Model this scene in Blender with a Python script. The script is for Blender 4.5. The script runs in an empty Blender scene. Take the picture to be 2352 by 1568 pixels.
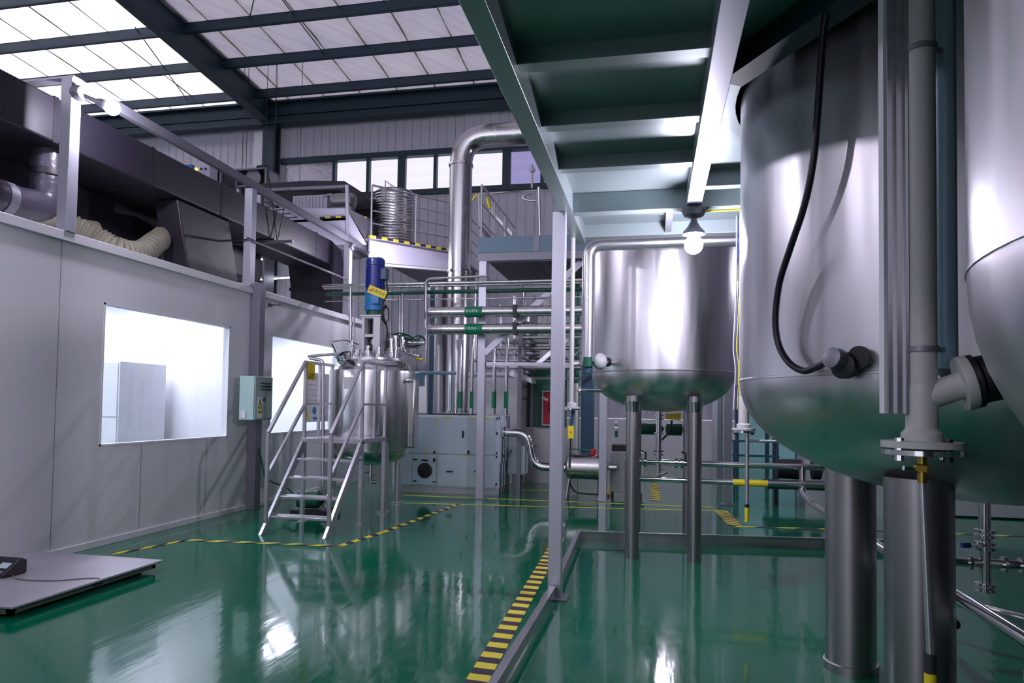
import bpy, math, random
from mathutils import Vector, Matrix
random.seed(7)
sc = bpy.context.scene
COL = sc.collection
# ---------------------------------------------------------------- camera
F_PX, CXP, CYP, EYE = 1568.0, 1176.0, 875.0, 1.6
Yc = Vector((324, -60, -1568)).normalized()
Zc = Vector((.015, 1, (.015*324-60)/1568)); Zc = (Zc - Yc*Zc.dot(Yc)).normalized()
Xc = Yc.cross(Zc)
ROT = Matrix((Xc, Yc, Zc))
cd = bpy.data.cameras.new('camera'); cam = bpy.data.objects.new('camera', cd); COL.objects.link(cam)
cd.sensor_width = 36; cd.lens = 24.0; cd.shift_x = 0; cd.shift_y = (CYP-784)/2352; cd.clip_end = 200; cd.clip_start = .05
cam.matrix_world = Matrix.Translation((0, 0, EYE)) @ ROT.to_4x4()
sc.camera = cam
def ray(px, py): return ROT @ Vector(((px-CXP)/F_PX, -(py-CYP)/F_PX, -1))
def PZ(px, py, z=0.): d = ray(px, py); t = (z-EYE)/d.z; return Vector((d.x*t, d.y*t, z))
def PY(px, py, y): d = ray(px, py); t = y/d.y; return Vector((d.x*t, y, EYE+d.z*t))
def PX(px, py, x): d = ray(px, py); t = x/d.x; return Vector((x, d.y*t, EYE+d.z*t))
def W(r, d): v = ROT @ Vector((r, 0, -d)); return v.x, v.y
def on_cyl(px, py, c, r):
    d = ray(px, py); a = d.x**2+d.y**2; b = -(d.x*c[0]+d.y*c[1]); k = c[0]**2+c[1]**2-r*r
    t = (-b-math.sqrt(max(b*b-a*k, 0)))/a; return Vector((d.x*t, d.y*t, EYE+d.z*t))
# ---------------------------------------------------------------- view, world, sun
sc.view_settings.view_transform = 'Standard'; sc.view_settings.look = 'None'
sc.view_settings.exposure = 0.0; sc.view_settings.gamma = 1; sc.view_settings.use_curve_mapping = False
sc.cycles.use_denoising = True; sc.cycles.sample_clamp_indirect = 6; sc.cycles.max_bounces = 8
sc.cycles.caustics_reflective = False; sc.cycles.caustics_refractive = False
LAMP_E = 720; DAY = 1.3
w = bpy.data.worlds.new('daylight'); sc.world = w; w.use_nodes = True
w.node_tree.nodes['Background'].inputs[0].default_value = (.86, .83, 1.0, 1); w.node_tree.nodes['Background'].inputs[1].default_value = DAY
sd = bpy.data.lights.new('sun', 'SUN'); sd.energy = 16.0; sd.angle = .3; sd.color = (.93, .90, 1)
so = bpy.data.objects.new('sun', sd); COL.objects.link(so); so.rotation_euler = (math.radians(8), math.radians(-12), 0); so.location = (0, 0, 25)
# ---------------------------------------------------------------- materials
M = {}
def nd(t, typ, **kw):
    n = t.nodes.new(typ)
    for k, v in kw.items(): setattr(n, k, v)
    return n
def mat(name, col, rough=.5, metal=0., spec=.5, coat=0., bump=None, vary=None, emit=None, trans=None):
    m = bpy.data.materials.new(name); m.use_nodes = True; t = m.node_tree; b = t.nodes['Principled BSDF']
    b.inputs['Base Color'].default_value = (*col, 1); b.inputs['Roughness'].default_value = rough; b.inputs['Metallic'].default_value = metal
    b.inputs['Specular IOR Level'].default_value = spec; b.inputs['Coat Weight'].default_value = coat
    if emit: b.inputs['Emission Color'].default_value = (*emit[0], 1); b.inputs['Emission Strength'].default_value = emit[1]
    tc = nd(t, 'ShaderNodeTexCoord')
    if vary:                      # vary=(scale xyz, colour amount, roughness amount)
        mp = nd(t, 'ShaderNodeMapping'); mp.inputs['Scale'].default_value = vary[0]; t.links.new(tc.outputs['Object'], mp.inputs[0])
        nz = nd(t, 'ShaderNodeTexNoise'); nz.inputs['Scale'].default_value = 1; nz.inputs['Detail'].default_value = 4; t.links.new(mp.outputs[0], nz.inputs[0])
        mx = nd(t, 'ShaderNodeMix', data_type='RGBA'); mx.inputs[6].default_value = (*[c*(1-vary[1]) for c in col], 1); mx.inputs[7].default_value = (*[min(1, c*(1+vary[1])) for c in col], 1)
        t.links.new(nz.outputs[0], mx.inputs[0]); t.links.new(mx.outputs[2], b.inputs['Base Color'])
        mr = nd(t, 'ShaderNodeMapRange'); mr.inputs[1].default_value = .25; mr.inputs[2].default_value = .75; mr.inputs[3].default_value = max(.02, rough-vary[2]); mr.inputs[4].default_value = rough+vary[2]
        t.links.new(nz.outputs[0], mr.inputs[0]); t.links.new(mr.outputs[0], b.inputs['Roughness'])
    if bump:                      # bump=(scale xyz, strength, distance)
        mp = nd(t, 'ShaderNodeMapping'); mp.inputs['Scale'].default_value = bump[0]; t.links.new(tc.outputs['Object'], mp.inputs[0])
        nz = nd(t, 'ShaderNodeTexNoise'); nz.inputs['Scale'].default_value = 1; nz.inputs['Detail'].default_value = 3; t.links.new(mp.outputs[0], nz.inputs[0])
        bp = nd(t, 'ShaderNodeBump'); bp.inputs['Strength'].default_value = bump[1]; bp.inputs['Distance'].default_value = bump[2]
        t.links.new(nz.outputs[0], bp.inputs['Height']); t.links.new(bp.outputs[0], b.inputs['Normal'])
    M[name] = m; return m
mat('floor', (.001, .125, .064), .09, spec=.46, coat=.25, vary=((.35, .35, .35), .15, .05), bump=((9, 2.2, 1), .10, .02))
mat('wall', (.70, .69, .73), .32, spec=.4)
mat('wall_in', (.85, .85, .88), .5)
mat('clad', (.55, .55, .62), .45, vary=((1, 1, .3), .06, .05))
mat('beam', (.012, .035, .055), .5)
mat('duct', (.013, .011, .020), .5, bump=((3, 3, 3), .3, .02))
mat('pipewrap', (.045, .04, .06), .30, bump=((12, 12, 12), .5, .02))
mat('steel', (.60, .59, .60), .24, 1., vary=((9, 9, .5), .12, .08), bump=((2.2, 2.2, .7), .10, .03))
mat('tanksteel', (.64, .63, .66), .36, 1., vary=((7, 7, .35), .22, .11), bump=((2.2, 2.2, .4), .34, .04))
mat('tanksteel_dull_shaded', (.36, .35, .36), .36, 1., vary=((7, 7, .5), .22, .10), bump=((1.8, 1.8, .6), .2, .03))  # darkened tanksteel; the dark surroundings of the tank legs are in the colour
mat('polished', (.70, .69, .71), .12, 1.)
mat('tube', (.60, .59, .63), .30, .9, vary=((3, 3, 1), .08, .06))
mat('post', (.50, .50, .58), .36, .55)
mat('mezz', (.34, .41, .42), .36, .45, vary=((1.2, 1.2, 1.2), .08, .04))
mat('slate', (.13, .20, .26), .42, .3)
mat('galv', (.21, .21, .25), .42, .55)
mat('white', (.72, .72, .76), .4)
mat('ahu', (.60, .69, .77), .35)
mat('lightgrey', (.52, .52, .54), .45)
mat('pvc', (.50, .50, .49), .42)
mat('black', (.010, .009, .014), .45)
mat('hose', (.012, .009, .022), .38)
mat('yellow', (.80, .66, .02), .45)
mat('tapeyellow', (.72, .62, .05), .5)
mat('tapeblack', (.03, .02, .035), .5)
mat('green', (.0, .22, .10), .4)
mat('dkgreen', (.006, .09, .055), .45)
mat('red', (.45, .004, .02), .45)
mat('orange', (.85, .22, .01), .45)
mat('blue', (.018, .035, .26), .3, coat=.3)
mat('ltblue', (.02, .20, .50), .35)
mat('tealblue', (.02, .07, .12), .45)
mat('plasticblue', (.26, .42, .52), .3)
mat('boxgreen', (.30, .42, .40), .4)
mat('cream', (.17, .16, .12), .6, vary=((3, 3, 3), .15, .05))
mat('brass', (.45, .30, .06), .3, 1.)
mat('scaletop', (.44, .42, .47), .42, .6, vary=((2, 2, 2), .15, .08))
mat('scaleside', (.10, .13, .10), .5, .3)
mat('lcd', (.45, .58, .66), .3)
mat('foil', (.55, .54, .60), .35, .7, bump=((5, 5, 5), .6, .05))
mat('sheet', (.55, .53, .66), .5, bump=((2, 2, 2), .4, .05))
mat('ink', (.02, .02, .03), .6)
mat('textwhite', (.85, .9, .87), .5)
mat('textred', (.7, .03, .05), .5)
mat('bulb', (1, 1, 1), .5, emit=((.87, .82, 1.0), LAMP_E))
mat('lit_panel', (1, 1, 1), .5, emit=((.84, .87, 1.0), 24))
mat('indicator', (.9, .7, .1), .4, emit=((1, .75, .1), 1.5))
def glass(name, tint=(1, 1, 1), refl=.12):
    m = bpy.data.materials.new(name); m.use_nodes = True; t = m.node_tree; t.nodes.remove(t.nodes['Principled BSDF']); o = t.nodes['Material Output']
    tr = nd(t, 'ShaderNodeBsdfTransparent'); tr.inputs[0].default_value = (*tint, 1); gl = nd(t, 'ShaderNodeBsdfGlossy'); gl.inputs['Roughness'].default_value = .02
    mx = nd(t, 'ShaderNodeMixShader'); mx.inputs[0].default_value = refl; t.links.new(tr.outputs[0], mx.inputs[1]); t.links.new(gl.outputs[0], mx.inputs[2]); t.links.new(mx.outputs[0], o.inputs[0]); M[name] = m
glass('glass', (.97, .97, 1), .06); glass('frost', (.55, .54, .68), .05); glass('teal_glass', (.30, .42, .42), .08)
def quilt(name, col, translucent):
    m = mat(name, col, .45, metal=0); t = m.node_tree; b = t.nodes['Principled BSDF']; tc = nd(t, 'ShaderNodeTexCoord')
    mp = nd(t, 'ShaderNodeMapping'); mp.inputs['Rotation'].default_value = (0, 0, math.radians(38)); mp.inputs['Scale'].default_value = (1, 1, 0); t.links.new(tc.outputs['Object'], mp.inputs[0])
    w1 = nd(t, 'ShaderNodeTexWave'); w1.inputs['Scale'].default_value = .55; w1.inputs['Distortion'].default_value = 1.2; w1.inputs['Detail'].default_value = 2; t.links.new(mp.outputs[0], w1.inputs[0])
    nz = nd(t, 'ShaderNodeTexNoise'); nz.inputs['Scale'].default_value = 2.2; t.links.new(tc.outputs['Object'], nz.inputs[0])
    ad = nd(t, 'ShaderNodeMath', operation='ADD'); t.links.new(w1.outputs['Fac'], ad.inputs[0]); t.links.new(nz.outputs[0], ad.inputs[1])
    bp = nd(t, 'ShaderNodeBump'); bp.inputs['Strength'].default_value = 1.0; bp.inputs['Distance'].default_value = .16; t.links.new(ad.outputs[0], bp.inputs['Height']); t.links.new(bp.outputs[0], b.inputs['Normal'])
    # blanket seams running up the slope, every 1.2 m, with wider dirty ones
    sx = nd(t, 'ShaderNodeSeparateXYZ'); t.links.new(tc.outputs['Object'], sx.inputs[0])
    dv = nd(t, 'ShaderNodeMath', operation='DIVIDE'); dv.inputs[1].default_value = 1.22; t.links.new(sx.outputs[0], dv.inputs[0])
    fr = nd(t, 'ShaderNodeMath', operation='FRACT'); t.links.new(dv.outputs[0], fr.inputs[0])
    nz2 = nd(t, 'ShaderNodeTexNoise'); nz2.inputs['Scale'].default_value = 1.3; t.links.new(tc.outputs['Object'], nz2.inputs[0])
    wd = nd(t, 'ShaderNodeMath', operation='MULTIPLY'); wd.inputs[1].default_value = .065; t.links.new(nz2.outputs[0], wd.inputs[0])
    lt = nd(t, 'ShaderNodeMath', operation='LESS_THAN'); t.links.new(fr.outputs[0], lt.inputs[0]); t.links.new(wd.outputs[0], lt.inputs[1])
    nz3 = nd(t, 'ShaderNodeTexNoise'); nz3.inputs['Scale'].default_value = .5; t.links.new(tc.outputs['Object'], nz3.inputs[0])
    mc = nd(t, 'ShaderNodeMix', data_type='RGBA'); mc.inputs[6].default_value = (*[c*.85 for c in col], 1); mc.inputs[7].default_value = (min(1, col[0]*1.12), min(1, col[1]*1.1), col[2]*.98, 1); t.links.new(nz3.outputs[0], mc.inputs[0])
    mx = nd(t, 'ShaderNodeMix', data_type='RGBA'); t.links.new(lt.outputs[0], mx.inputs[0]); t.links.new(mc.outputs[2], mx.inputs[6]); mx.inputs[7].default_value = (.10, .095, .06, 1)
    t.links.new(mx.outputs[2], b.inputs['Base Color'])
    if translucent >= 0:
        tl = nd(t, 'ShaderNodeBsdfTranslucent'); t.links.new(mx.outputs[2], tl.inputs[0]); ms = nd(t, 'ShaderNodeMixShader'); ms.inputs[0].default_value = translucent
        t.links.new(b.outputs[0], ms.inputs[1]); t.links.new(tl.outputs[0], ms.inputs[2]); t.links.new(ms.outputs[0], t.nodes['Material Output'].inputs[0])
quilt('insulation', (.54, .53, .60), .45); quilt('skylight', (.80, .79, .86), .6)  # insulation made translucent so the sun gives it an added even glow
# ---------------------------------------------------------------- mesh builder
class MB:
    def __init__(s): s.v = []; s.f = []; s.m = []; s.cur = 0
    def add(s, vs, fs):
        n = len(s.v); s.v += [Vector(v) for v in vs]; s.f += [tuple(i+n for i in f) for f in fs]; s.m += [s.cur]*len(fs); return s
    def box(s, a, b):
        x0, x1 = sorted((a[0], b[0])); y0, y1 = sorted((a[1], b[1])); z0, z1 = sorted((a[2], b[2]))
        return s.add([(x0, y0, z0), (x1, y0, z0), (x1, y1, z0), (x0, y1, z0), (x0, y0, z1), (x1, y0, z1), (x1, y1, z1), (x0, y1, z1)],
                     [(0, 3, 2, 1), (4, 5, 6, 7), (0, 1, 5, 4), (1, 2, 6, 5), (2, 3, 7, 6), (3, 0, 4, 7)])
    def bar(s, p, q, wd, ht, up=(0, 0, 1)):      # rectangular bar, width wd across, ht along 'up'
        p = Vector(p); q = Vector(q); d = (q-p).normalized(); u = Vector(up)
        if abs(d.dot(u)) > .99: u = Vector((0, 1, 0))
        r = d.cross(u).normalized(); u = r.cross(d).normalized(); a = r*wd/2; b = u*ht/2
        return s.add([p-a-b, p+a-b, p+a+b, p-a+b, q-a-b, q+a-b, q+a+b, q-a+b], [(0, 3, 2, 1), (4, 5, 6, 7), (0, 1, 5, 4), (1, 2, 6, 5), (2, 3, 7, 6), (3, 0, 4, 7)])
    def prism(s, pts, vec):
        n = len(pts); vec = Vector(vec); P = [Vector(p) for p in pts]
        return s.add(P+[p+vec for p in P], [tuple(reversed(range(n))), tuple(range(n, 2*n))]+[(i, (i+1) % n, n+(i+1) % n, n+i) for i in range(n)])
    def rings(s, rs, cap=True):
        n = len(rs[0]); vs = [v for r in rs for v in r]; fs = []
        for k in range(len(rs)-1):
            for i in range(n): fs.append((k*n+i, k*n+(i+1) % n, (k+1)*n+(i+1) % n, (k+1)*n+i))
        if cap: fs += [tuple(reversed(range(n))), tuple(range((len(rs)-1)*n, len(rs)*n))]
        return s.add(vs, fs)
    def tube(s, pts, r, n=14, bend=0., cap=True, seg=6):
        P = [Vector(p) for p in pts]
        if bend:
            Q = [P[0]]
            for i in range(1, len(P)-1):
                a = (P[i-1]-P[i]); b = (P[i+1]-P[i]); L = min(bend, a.length*.48, b.length*.48); a = P[i]+a.normalized()*L; b = P[i]+b.normalized()*L
                for k in range(seg+1): t = k/seg; Q.append(a*(1-t)**2+P[i]*2*t*(1-t)+b*t*t)
            P = Q+[P[-1]]
        P = [p for i, p in enumerate(P) if i == 0 or (p-P[i-1]).length > 1e-5]
        rs = []; d = (P[1]-P[0]).normalized(); u = d.orthogonal().normalized(); rr = r if callable(r) else (lambda t: r)
        for i, p in enumerate(P):
            d0 = (P[i]-P[i-1]).normalized() if i else (P[1]-P[0]).normalized(); d1 = (P[i+1]-P[i]).normalized() if i < len(P)-1 else d0
            dn = (d0+d1).normalized(); u = (u-dn*u.dot(dn)).normalized(); v = dn.cross(u); k = rr(i/(len(P)-1))
            rs.append([p+(u*math.cos(6.28318*j/n)+v*math.sin(6.28318*j/n))*k for j in range(n)])
        return s.rings(rs, cap)
    def cyl(s, p, q, r, n=24): return s.tube([p, q], r, n)
    def lathe(s, prof, c=(0, 0, 0), n=48, axis=(0, 0, 1)):    # prof: (radius, height) list
        ax = Vector(axis).normalized(); u = ax.orthogonal().normalized(); v = ax.cross(u); c = Vector(c)
        return s.rings([[c+ax*h+(u*math.cos(6.28318531*j/n)+v*math.sin(6.28318531*j/n))*max(r, .0005) for j in range(n)] for r, h in prof])
    def ball(s, c, r, n=20, sq=1.): return s.lathe([(r*math.sin(math.pi*i/10), -r*sq*math.cos(math.pi*i/10)) for i in range(11)], c, n)
    def quad(s, a, b, c, d): return s.add([a, b, c, d], [(0, 1, 2, 3)])
    def build(s, name, m, parent=None, bevel=0., smooth=True):
        me = bpy.data.meshes.new(name); off = Vector(parent['_o']) if parent is not None and '_o' in parent else Vector((0, 0, 0))
        if parent is None:
            off = Vector((sum(v.x for v in s.v)/len(s.v), sum(v.y for v in s.v)/len(s.v), min(v.z for v in s.v)))
        me.from_pydata([v-off for v in s.v], [], s.f)
        for mm in (m if isinstance(m, (list, tuple)) else [m]): me.materials.append(M[mm])
        for p, k in zip(me.polygons, s.m): p.material_index = k
        o = bpy.data.objects.new(name, me); COL.objects.link(o)
        if parent is None: o.location = off; o['_o'] = tuple(off)
        else: o.parent = parent; o['_o'] = parent['_o']
        if smooth: me.shade_smooth(); me.set_sharp_from_angle(angle=math.radians(35))
        if bevel:
            bv = o.modifiers.new('bevel', 'BEVEL'); bv.width = bevel; bv.segments = 2; bv.limit_method = 'ANGLE'
        return o
def box(a, b): return MB().box(a, b)
def thing(name, label, cat, loc=(0, 0, 0), group=None):
    o = bpy.data.objects.new(name, None); COL.objects.link(o); o.location = loc; o.empty_display_size = .1; o['_o'] = tuple(loc)
    o['label'] = label; o['category'] = cat
    if group: o['group'] = group
    return o
def tag(o, label, cat, group=None):
    o['label'] = label; o['category'] = cat
    if group: o['group'] = group
    return o
def struct(name, mb, m, bevel=0., parent=None, smooth=True):
    o = mb.build(name, m, parent, bevel, smooth)
    if parent is None: o['kind'] = 'structure'
    return o
def text(s, p, right, up, size, m, name, parent, align='CENTER'):   # flat lettering as a mesh part
    cu = bpy.data.curves.new('t', 'FONT'); cu.body = s; cu.size = size; cu.align_x = align; cu.align_y = 'CENTER'; cu.extrude = .0006
    t = bpy.data.objects.new('t', cu); COL.objects.link(t); bpy.context.view_layer.update()
    me = bpy.data.meshes.new_from_object(t.evaluated_get(bpy.context.evaluated_depsgraph_get())); bpy.data.objects.remove(t)
    r = Vector(right).normalized(); u = Vector(up).normalized(); n = r.cross(u); off = Vector(parent['_o'])
    mw = Matrix.Translation(Vector(p)-off) @ Matrix((r, u, n)).transposed().to_4x4(); me.transform(mw)
    me.materials.clear(); me.materials.append(M[m])
    o = bpy.data.objects.new(name, me); COL.objects.link(o); o.parent = parent; o['_o'] = parent['_o']; return o
def copy_tree(o, delta):
    r = o.copy(); COL.objects.link(r); r.location = Vector(o.location)+Vector(delta)
    for ch in [c for c in COL.objects if c.parent == o]:
        c = ch.copy(); COL.objects.link(c); c.parent = r
        for g in [c2 for c2 in COL.objects if c2.parent == ch]:
            e = g.copy(); COL.objects.link(e); e.parent = c
    return r
WX = -5.885                                   # face of the clean-room partition
# ================================================================ SETTING
struct('floor', box((-24, -9, -.1), (9, 24, 0)), 'floor')
# clean-room partition with two window openings
wb = MB(); y0, y1, zt = -6, 13.4, 3.2; wins = [(6.37, 8.64, 1.087, 2.655), (9.72, 12.0, 1.087, 2.655)]
ys = [y0, 6.37, 8.64, 9.72, 12.0, y1]
for i in range(5):
    if i in (1, 3): wb.box((WX-.08, ys[i], 0), (WX, ys[i+1], 1.087)); wb.box((WX-.08, ys[i], 2.655), (WX, ys[i+1], zt))
    else: wb.box((WX-.08, ys[i], 0), (WX, ys[i+1], zt))
wl = struct('wall_left', wb, 'wall', smooth=False)
sm = MB()
for y in [-3.5, -2.3, -1.1, .1, 1.3, 2.5, 3.7, 4.9, 5.8]: sm.box((WX-.01, y-.003, .08), (WX+.0015, y+.003, zt))
for y in [7.0, 8.2, 10.4, 11.6]: sm.box((WX-.01, y-.003, .08), (WX+.0015, y+.003, 1.08))
for y in [9.2, 12.8]: sm.box((WX-.01, y-.003, .08), (WX+.0015, y+.003, zt))
sm.build('panel_joints', 'galv', wl, smooth=False)
struct('trim_1', box((WX-.11, y0, zt), (WX+.035, y1, zt+.10)), 'wall', .006)
struct('baseboard_left', box((WX, y0, 0), (WX+.018, y1, .075)), 'wall', .004)
struct('wall_cleanroom_end', box((-10.5, 13.32, 0), (WX-.08, 13.4, zt)), 'wall')
struct('wall_cleanroom_back', box((-10.58, -6, 0), (-10.5, 13.4, zt)), 'wall_in')
struct('ceiling_cleanroom', box((-10.5, -6, zt-.1), (WX-.08, 13.32, zt-.02)), 'wall_in')
struct('wall_cleanroom_divider', box((-10.5, 9.1, 0), (WX-.08, 9.18, zt-.1)), 'wall_in')
for k, (a, b, c, d) in enumerate(wins):
    fr = MB()
    for (p, q) in (((a, c), (b, c+.02)), ((a, d-.02), (b, d)), ((a, c), (a+.02, d)), ((b-.02, c), (b, d))):
        fr.box((WX-.085, p[0], p[1]), (WX+.006, q[0], q[1]))
    wn = struct('window_%d' % (k+1), fr, 'white')
    box((WX-.045, a+.02, c+.02), (WX-.039, b-.02, d-.02)).build('pane', 'glass', wn, smooth=False)
lp = 0
for (x, y) in ((-7.2, 3.8), (-9.2, 3.8), (-7.2, 6.0), (-9.2, 6.0), (-7.2, 8.2), (-9.2, 8.2), (-7.2, 10.4), (-9.2, 10.4), (-7.2, 12.2), (-9.2, 12.2)):
    tg = ['nearest pair', 'nearest pair', 'second pair', 'second pair', 'third pair, in view of the near window', 'third pair, in view of the near window', 'fourth pair, behind the far window', 'fourth pair, behind the far window', 'farthest pair', 'farthest pair'][lp]
    t = thing('ceiling_light', 'clean room ceiling light panel, %s, %s' % (tg, 'window side' if x > -8 else 'inner side'), 'light', (x, y, zt-.13), 'clean room ceiling lights')
    box((x-.32, y-.62, zt-.13), (x+.32, y+.62, zt-.1)).build('frame', 'white', t); box((x-.30, y-.60, zt-.135), (x+.30, y+.60, zt-.128)).build('diffuser', 'lit_panel', t); lp += 1
# white cabinet seen through the near window
t = thing('storage_cabinet', 'white cabinet standing inside the clean room behind the near window', 'cabinet', (-7.6, 8.3, 0))
box((-9.3, 8.0, 0), (-7.10, 8.9, 2.12)).build('body', 'white', t, .005); box((-9.28, 7.985, 1.36), (-7.12, 8.0, 2.10)).build('door', 'white', t, .004); box((-9.28, 7.985, .05), (-7.12, 8.0, 1.35)).build('door', 'white', t, .004)
# ---- far wall (Y=20) with ribbed cladding and strip window
FY = 20.0
def ribbed(x0, x1, z0, z1, y, pitch=.28):
    m = MB(); m.box((x0, y, z0), (x1, y+.08, z1)); x = x0
    while x < x1-.05: m.prism([(x, y+.001, z0), (x+.012, y-.03, z0), (x+.035, y-.03, z0), (x+.047, y+.001, z0)], (0, 0, z1-z0)); x += pitch
    return m
o = struct('wall_far', ribbed(-24, 9, 9.42, 12.2, FY), 'clad', smooth=False)
ribbed(-24, 2.3, 1.26, 8.15, FY).build('cladding', 'clad', o, smooth=False)
ribbed(3.9, 9, 1.26, 8.15, FY).build('cladding', 'clad', o, smooth=False)
ribbed(2.3, 3.9, 2.2, 8.15, FY).build('cladding', 'clad', o, smooth=False)
box((-24, FY-.05, 0), (2.3, FY+.08, 1.25)).build('dado', 'white', o); box((3.9, FY-.05, 0), (9, FY+.08, 1.25)).build('dado', 'white', o)
box((-11.8, FY-.02, 8.2), (-10.05, FY+.02, 9.4)).build('foil_panel', 'foil', o); box((-24, FY, 8.15), (-11.8, FY+.08, 9.42)).build('cladding', 'clad', o)
wf = MB(); wf.box((-11.9, FY-.12, 9.30), (9, FY+.1, 9.48)); wf.box((-10.05, FY-.12, 8.08), (9, FY+.1, 8.24))
mx = [-10.03, -8.87, -7.75, -6.65, -5.55, -4.40, -3.3, -2.2, -1.1, 0, 1.1, 2.2, 3.3, 4.4, 5.5]
for i, x in enumerate(mx): wf.box((x-(.12 if i % 3 == 2 else .05), FY-.1, 8.24), (x+(.12 if i % 3 == 2 else .05), FY+.06, 9.30))
wn = struct('window_3', wf, 'beam')
for i in range(len(mx)-1): box((mx[i]+.05, FY-.01, 8.24), (mx[i+1]-.05, FY, 9.30)).build('pane', 'glass' if i < 5 else 'frost', wn, smooth=False)
dw = MB(); dw.box((2.25, FY-.06, 0), (2.35, FY+.1, 2.25)); dw.box((3.85, FY-.06, 0), (3.95, FY+.1, 2.25)); dw.box((2.25, FY-.06, 2.15), (3.95, FY+.1, 2.25)); dw.box((3.05, FY-.05, 0), (3.15, FY+.06, 2.2))
dr = struct('door_1', dw, 'tealblue'); box((2.35, FY, 0), (3.05, FY+.01, 2.15)).build('pane', 'teal_glass', dr); box((3.15, FY, 0), (3.85, FY+.01, 2.15)).build('pane', 'teal_glass', dr)
struct('wall_right', ribbed(-9, 24, 0, 12.2, 0).__class__().box((8.6, -9, 0), (8.7, 24, 12.2)), 'galv')
struct('light_block_back', box((-1.2, -4.3, 0), (8.6, -4.2, 3.4)), 'duct')  # unseen dark wall added to cut the daylight reaching the right side
struct('wall_hall_left', box((-24.1, -9, 0), (-24, 24, 13.5)), 'clad')
# ---- roof
SL = -.065
def rz(y): return 11.5+SL*(y-15.45)
rf = MB(); rf.prism([(-12.3, 20.2, rz(20.2)), (-12.3, -9, rz(-9)), (-12.3, -9, rz(-9)+.1), (-12.3, 20.2, rz(20.2)+.1)], (21.2, 0, 0)); struct('ceiling', rf, 'insulation')
rs = MB(); rs.prism([(-24, 20.2, rz(20.2)), (-24, 8, rz(8)), (-24, 8, rz(8)+.02), (-24, 20.2, rz(20.2)+.02)], (11.7, 0, 0)); struct('ceiling_skylight', rs, 'skylight')
rf = MB(); rf.prism([(-24, 8, rz(8)), (-24, -9, rz(-9)), (-24, -9, rz(-9)+.1), (-24, 8, rz(8)+.1)], (11.7, 0, 0)); struct('ceiling_left', rf, 'insulation')
def ibeam(p, q, wd, ht, tf=.02, tw=.012):
    m = MB(); p = Vector(p); q = Vector(q); z = Vector((0, 0, 1))
    m.bar(p+z*tf/2, q+z*tf/2, wd, tf); m.bar(p+z*(ht-tf/2), q+z*(ht-tf/2), wd, tf); m.bar(p+z*ht/2, q+z*ht/2, tw, ht-2*tf); return m
for k, (x, lab) in enumerate(((-12.15, 'long dark sloping roof rafter meeting the column at the far wall'), (-4.1, 'dark roof rafter hidden behind the mezzanine deck'), (4.0, 'dark roof rafter above the right hand tanks'))):
    tag(ibeam((x, 19.9, 10.45), (x, -8.9, 10.45-SL*28.8), .34, .82, .03, .02).build('roof_rafter', 'beam'), lab, 'rafter', 'roof rafters')
nm = ['nearest the far wall', 'second from the far wall', 'third from the far wall', 'fourth from the far wall', 'fifth from the far wall', 'sixth from the far wall', 'seventh from the far wall']
for i in range(7):
    y = 18.85-1.68*i; z = rz(y)
    m = MB().box((-24, y-.035, z-.28), (8.6, y+.035, z-.26)).box((-24, y-.035, z-.02), (8.6, y+.035, z)).box((-24, y-.035, z-.27), (8.6, y-.02, z-.01))
    tag(m.build('roof_purlin', 'beam'), 'dark steel purlin under the roof insulation, '+nm[i], 'purlin', 'roof purlins')
tag(MB().box((-24, 19.55, 10.72), (8.6, 19.62, 11.18)).box((-24, 19.4, 11.12), (8.6, 19.75, 11.18)).box((-24, 19.4, 10.44), (8.6, 19.75, 10.5)).box((-24, 19.55, 10.5), (8.6, 19.62, 10.75)).build('eave_beam', 'beam'), 'deep dark eave beam running along the top of the far wall', 'beam')
cb = MB(); cb.box((-12.35, 19.55, 0), (-11.95, 19.58, 10.5)); cb.box((-12.35, 19.9, 0), (-11.95, 19.93, 10.5)); cb.box((-12.17, 19.58, 0), (-12.13, 19.9, 10.5))
tag(cb.build('steel_column', 'beam'), 'dark steel column against the far wall under the long rafter', 'column')
tag(box((-12.75, 19.7, 6.8), (-12.42, 19.98, 10.35)).build('downpipe_casing', 'white', bevel=.01), 'pale boxed casing beside the dark steel column', 'casing')
# fine tie wires below the roof
for k, (a, b, lab) in enumerate((((-13.4, 15.2), (-14.6, 18.9), 'thin tie rod below the bright roof panels'), ((-10.2, 15.4), (-7.5, 12.1), 'thin diagonal tie rod below the grey roof insulation'), ((-8.9, 13.8), (-9.0, 17.2), 'thin straight tie rod below the grey roof insulation'))):
    tag(MB().tube([(a[0], a[1], rz(a[1])-.15), (b[0], b[1], rz(b[1])-.15)], .014, 6).build('tie_rod', 'beam'), lab, 'rod')
# ================================================================ FLOOR MARKINGS
def tape(pts, wd, pitch, name, label, slant=0., group=None):
    m = MB(); P = [Vector(p) for p in pts]; k = 0; rem = 0
    for a, b in zip(P[:-1], P[1:]):
        d = (b-a); L = d.length; d.normalize(); n = Vector((-d.y, d.x, 0)); s = 0
        while s < L-1e-4:
            e = min(s+pitch/2, L); m.cur = k % 2; sh = slant*wd
            q = [a+d*s-n*wd/2-d*sh/2, a+d*e-n*wd/2-d*sh/2, a+d*e+n*wd/2+d*sh/2, a+d*s+n*wd/2+d*sh/2]
            q = [Vector((v.x, v.y, .002)) for v in q]; m.prism(q, (0, 0, .0015)); s = e; k += 1
    return tag(m.build(name, ['tapeyellow', 'tapeblack'], smooth=False), label, 'floor tape', group)
G = 'hazard tapes on the floor'
tape([(-.955, 2.6, 0), (-1.06, 6.9, 0), (-1.10, 8.3, 0)], .135, .185, 'hazard_tape', 'wide yellow and black tape beside the front steel post and floor kerb', 0.1, G)
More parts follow.
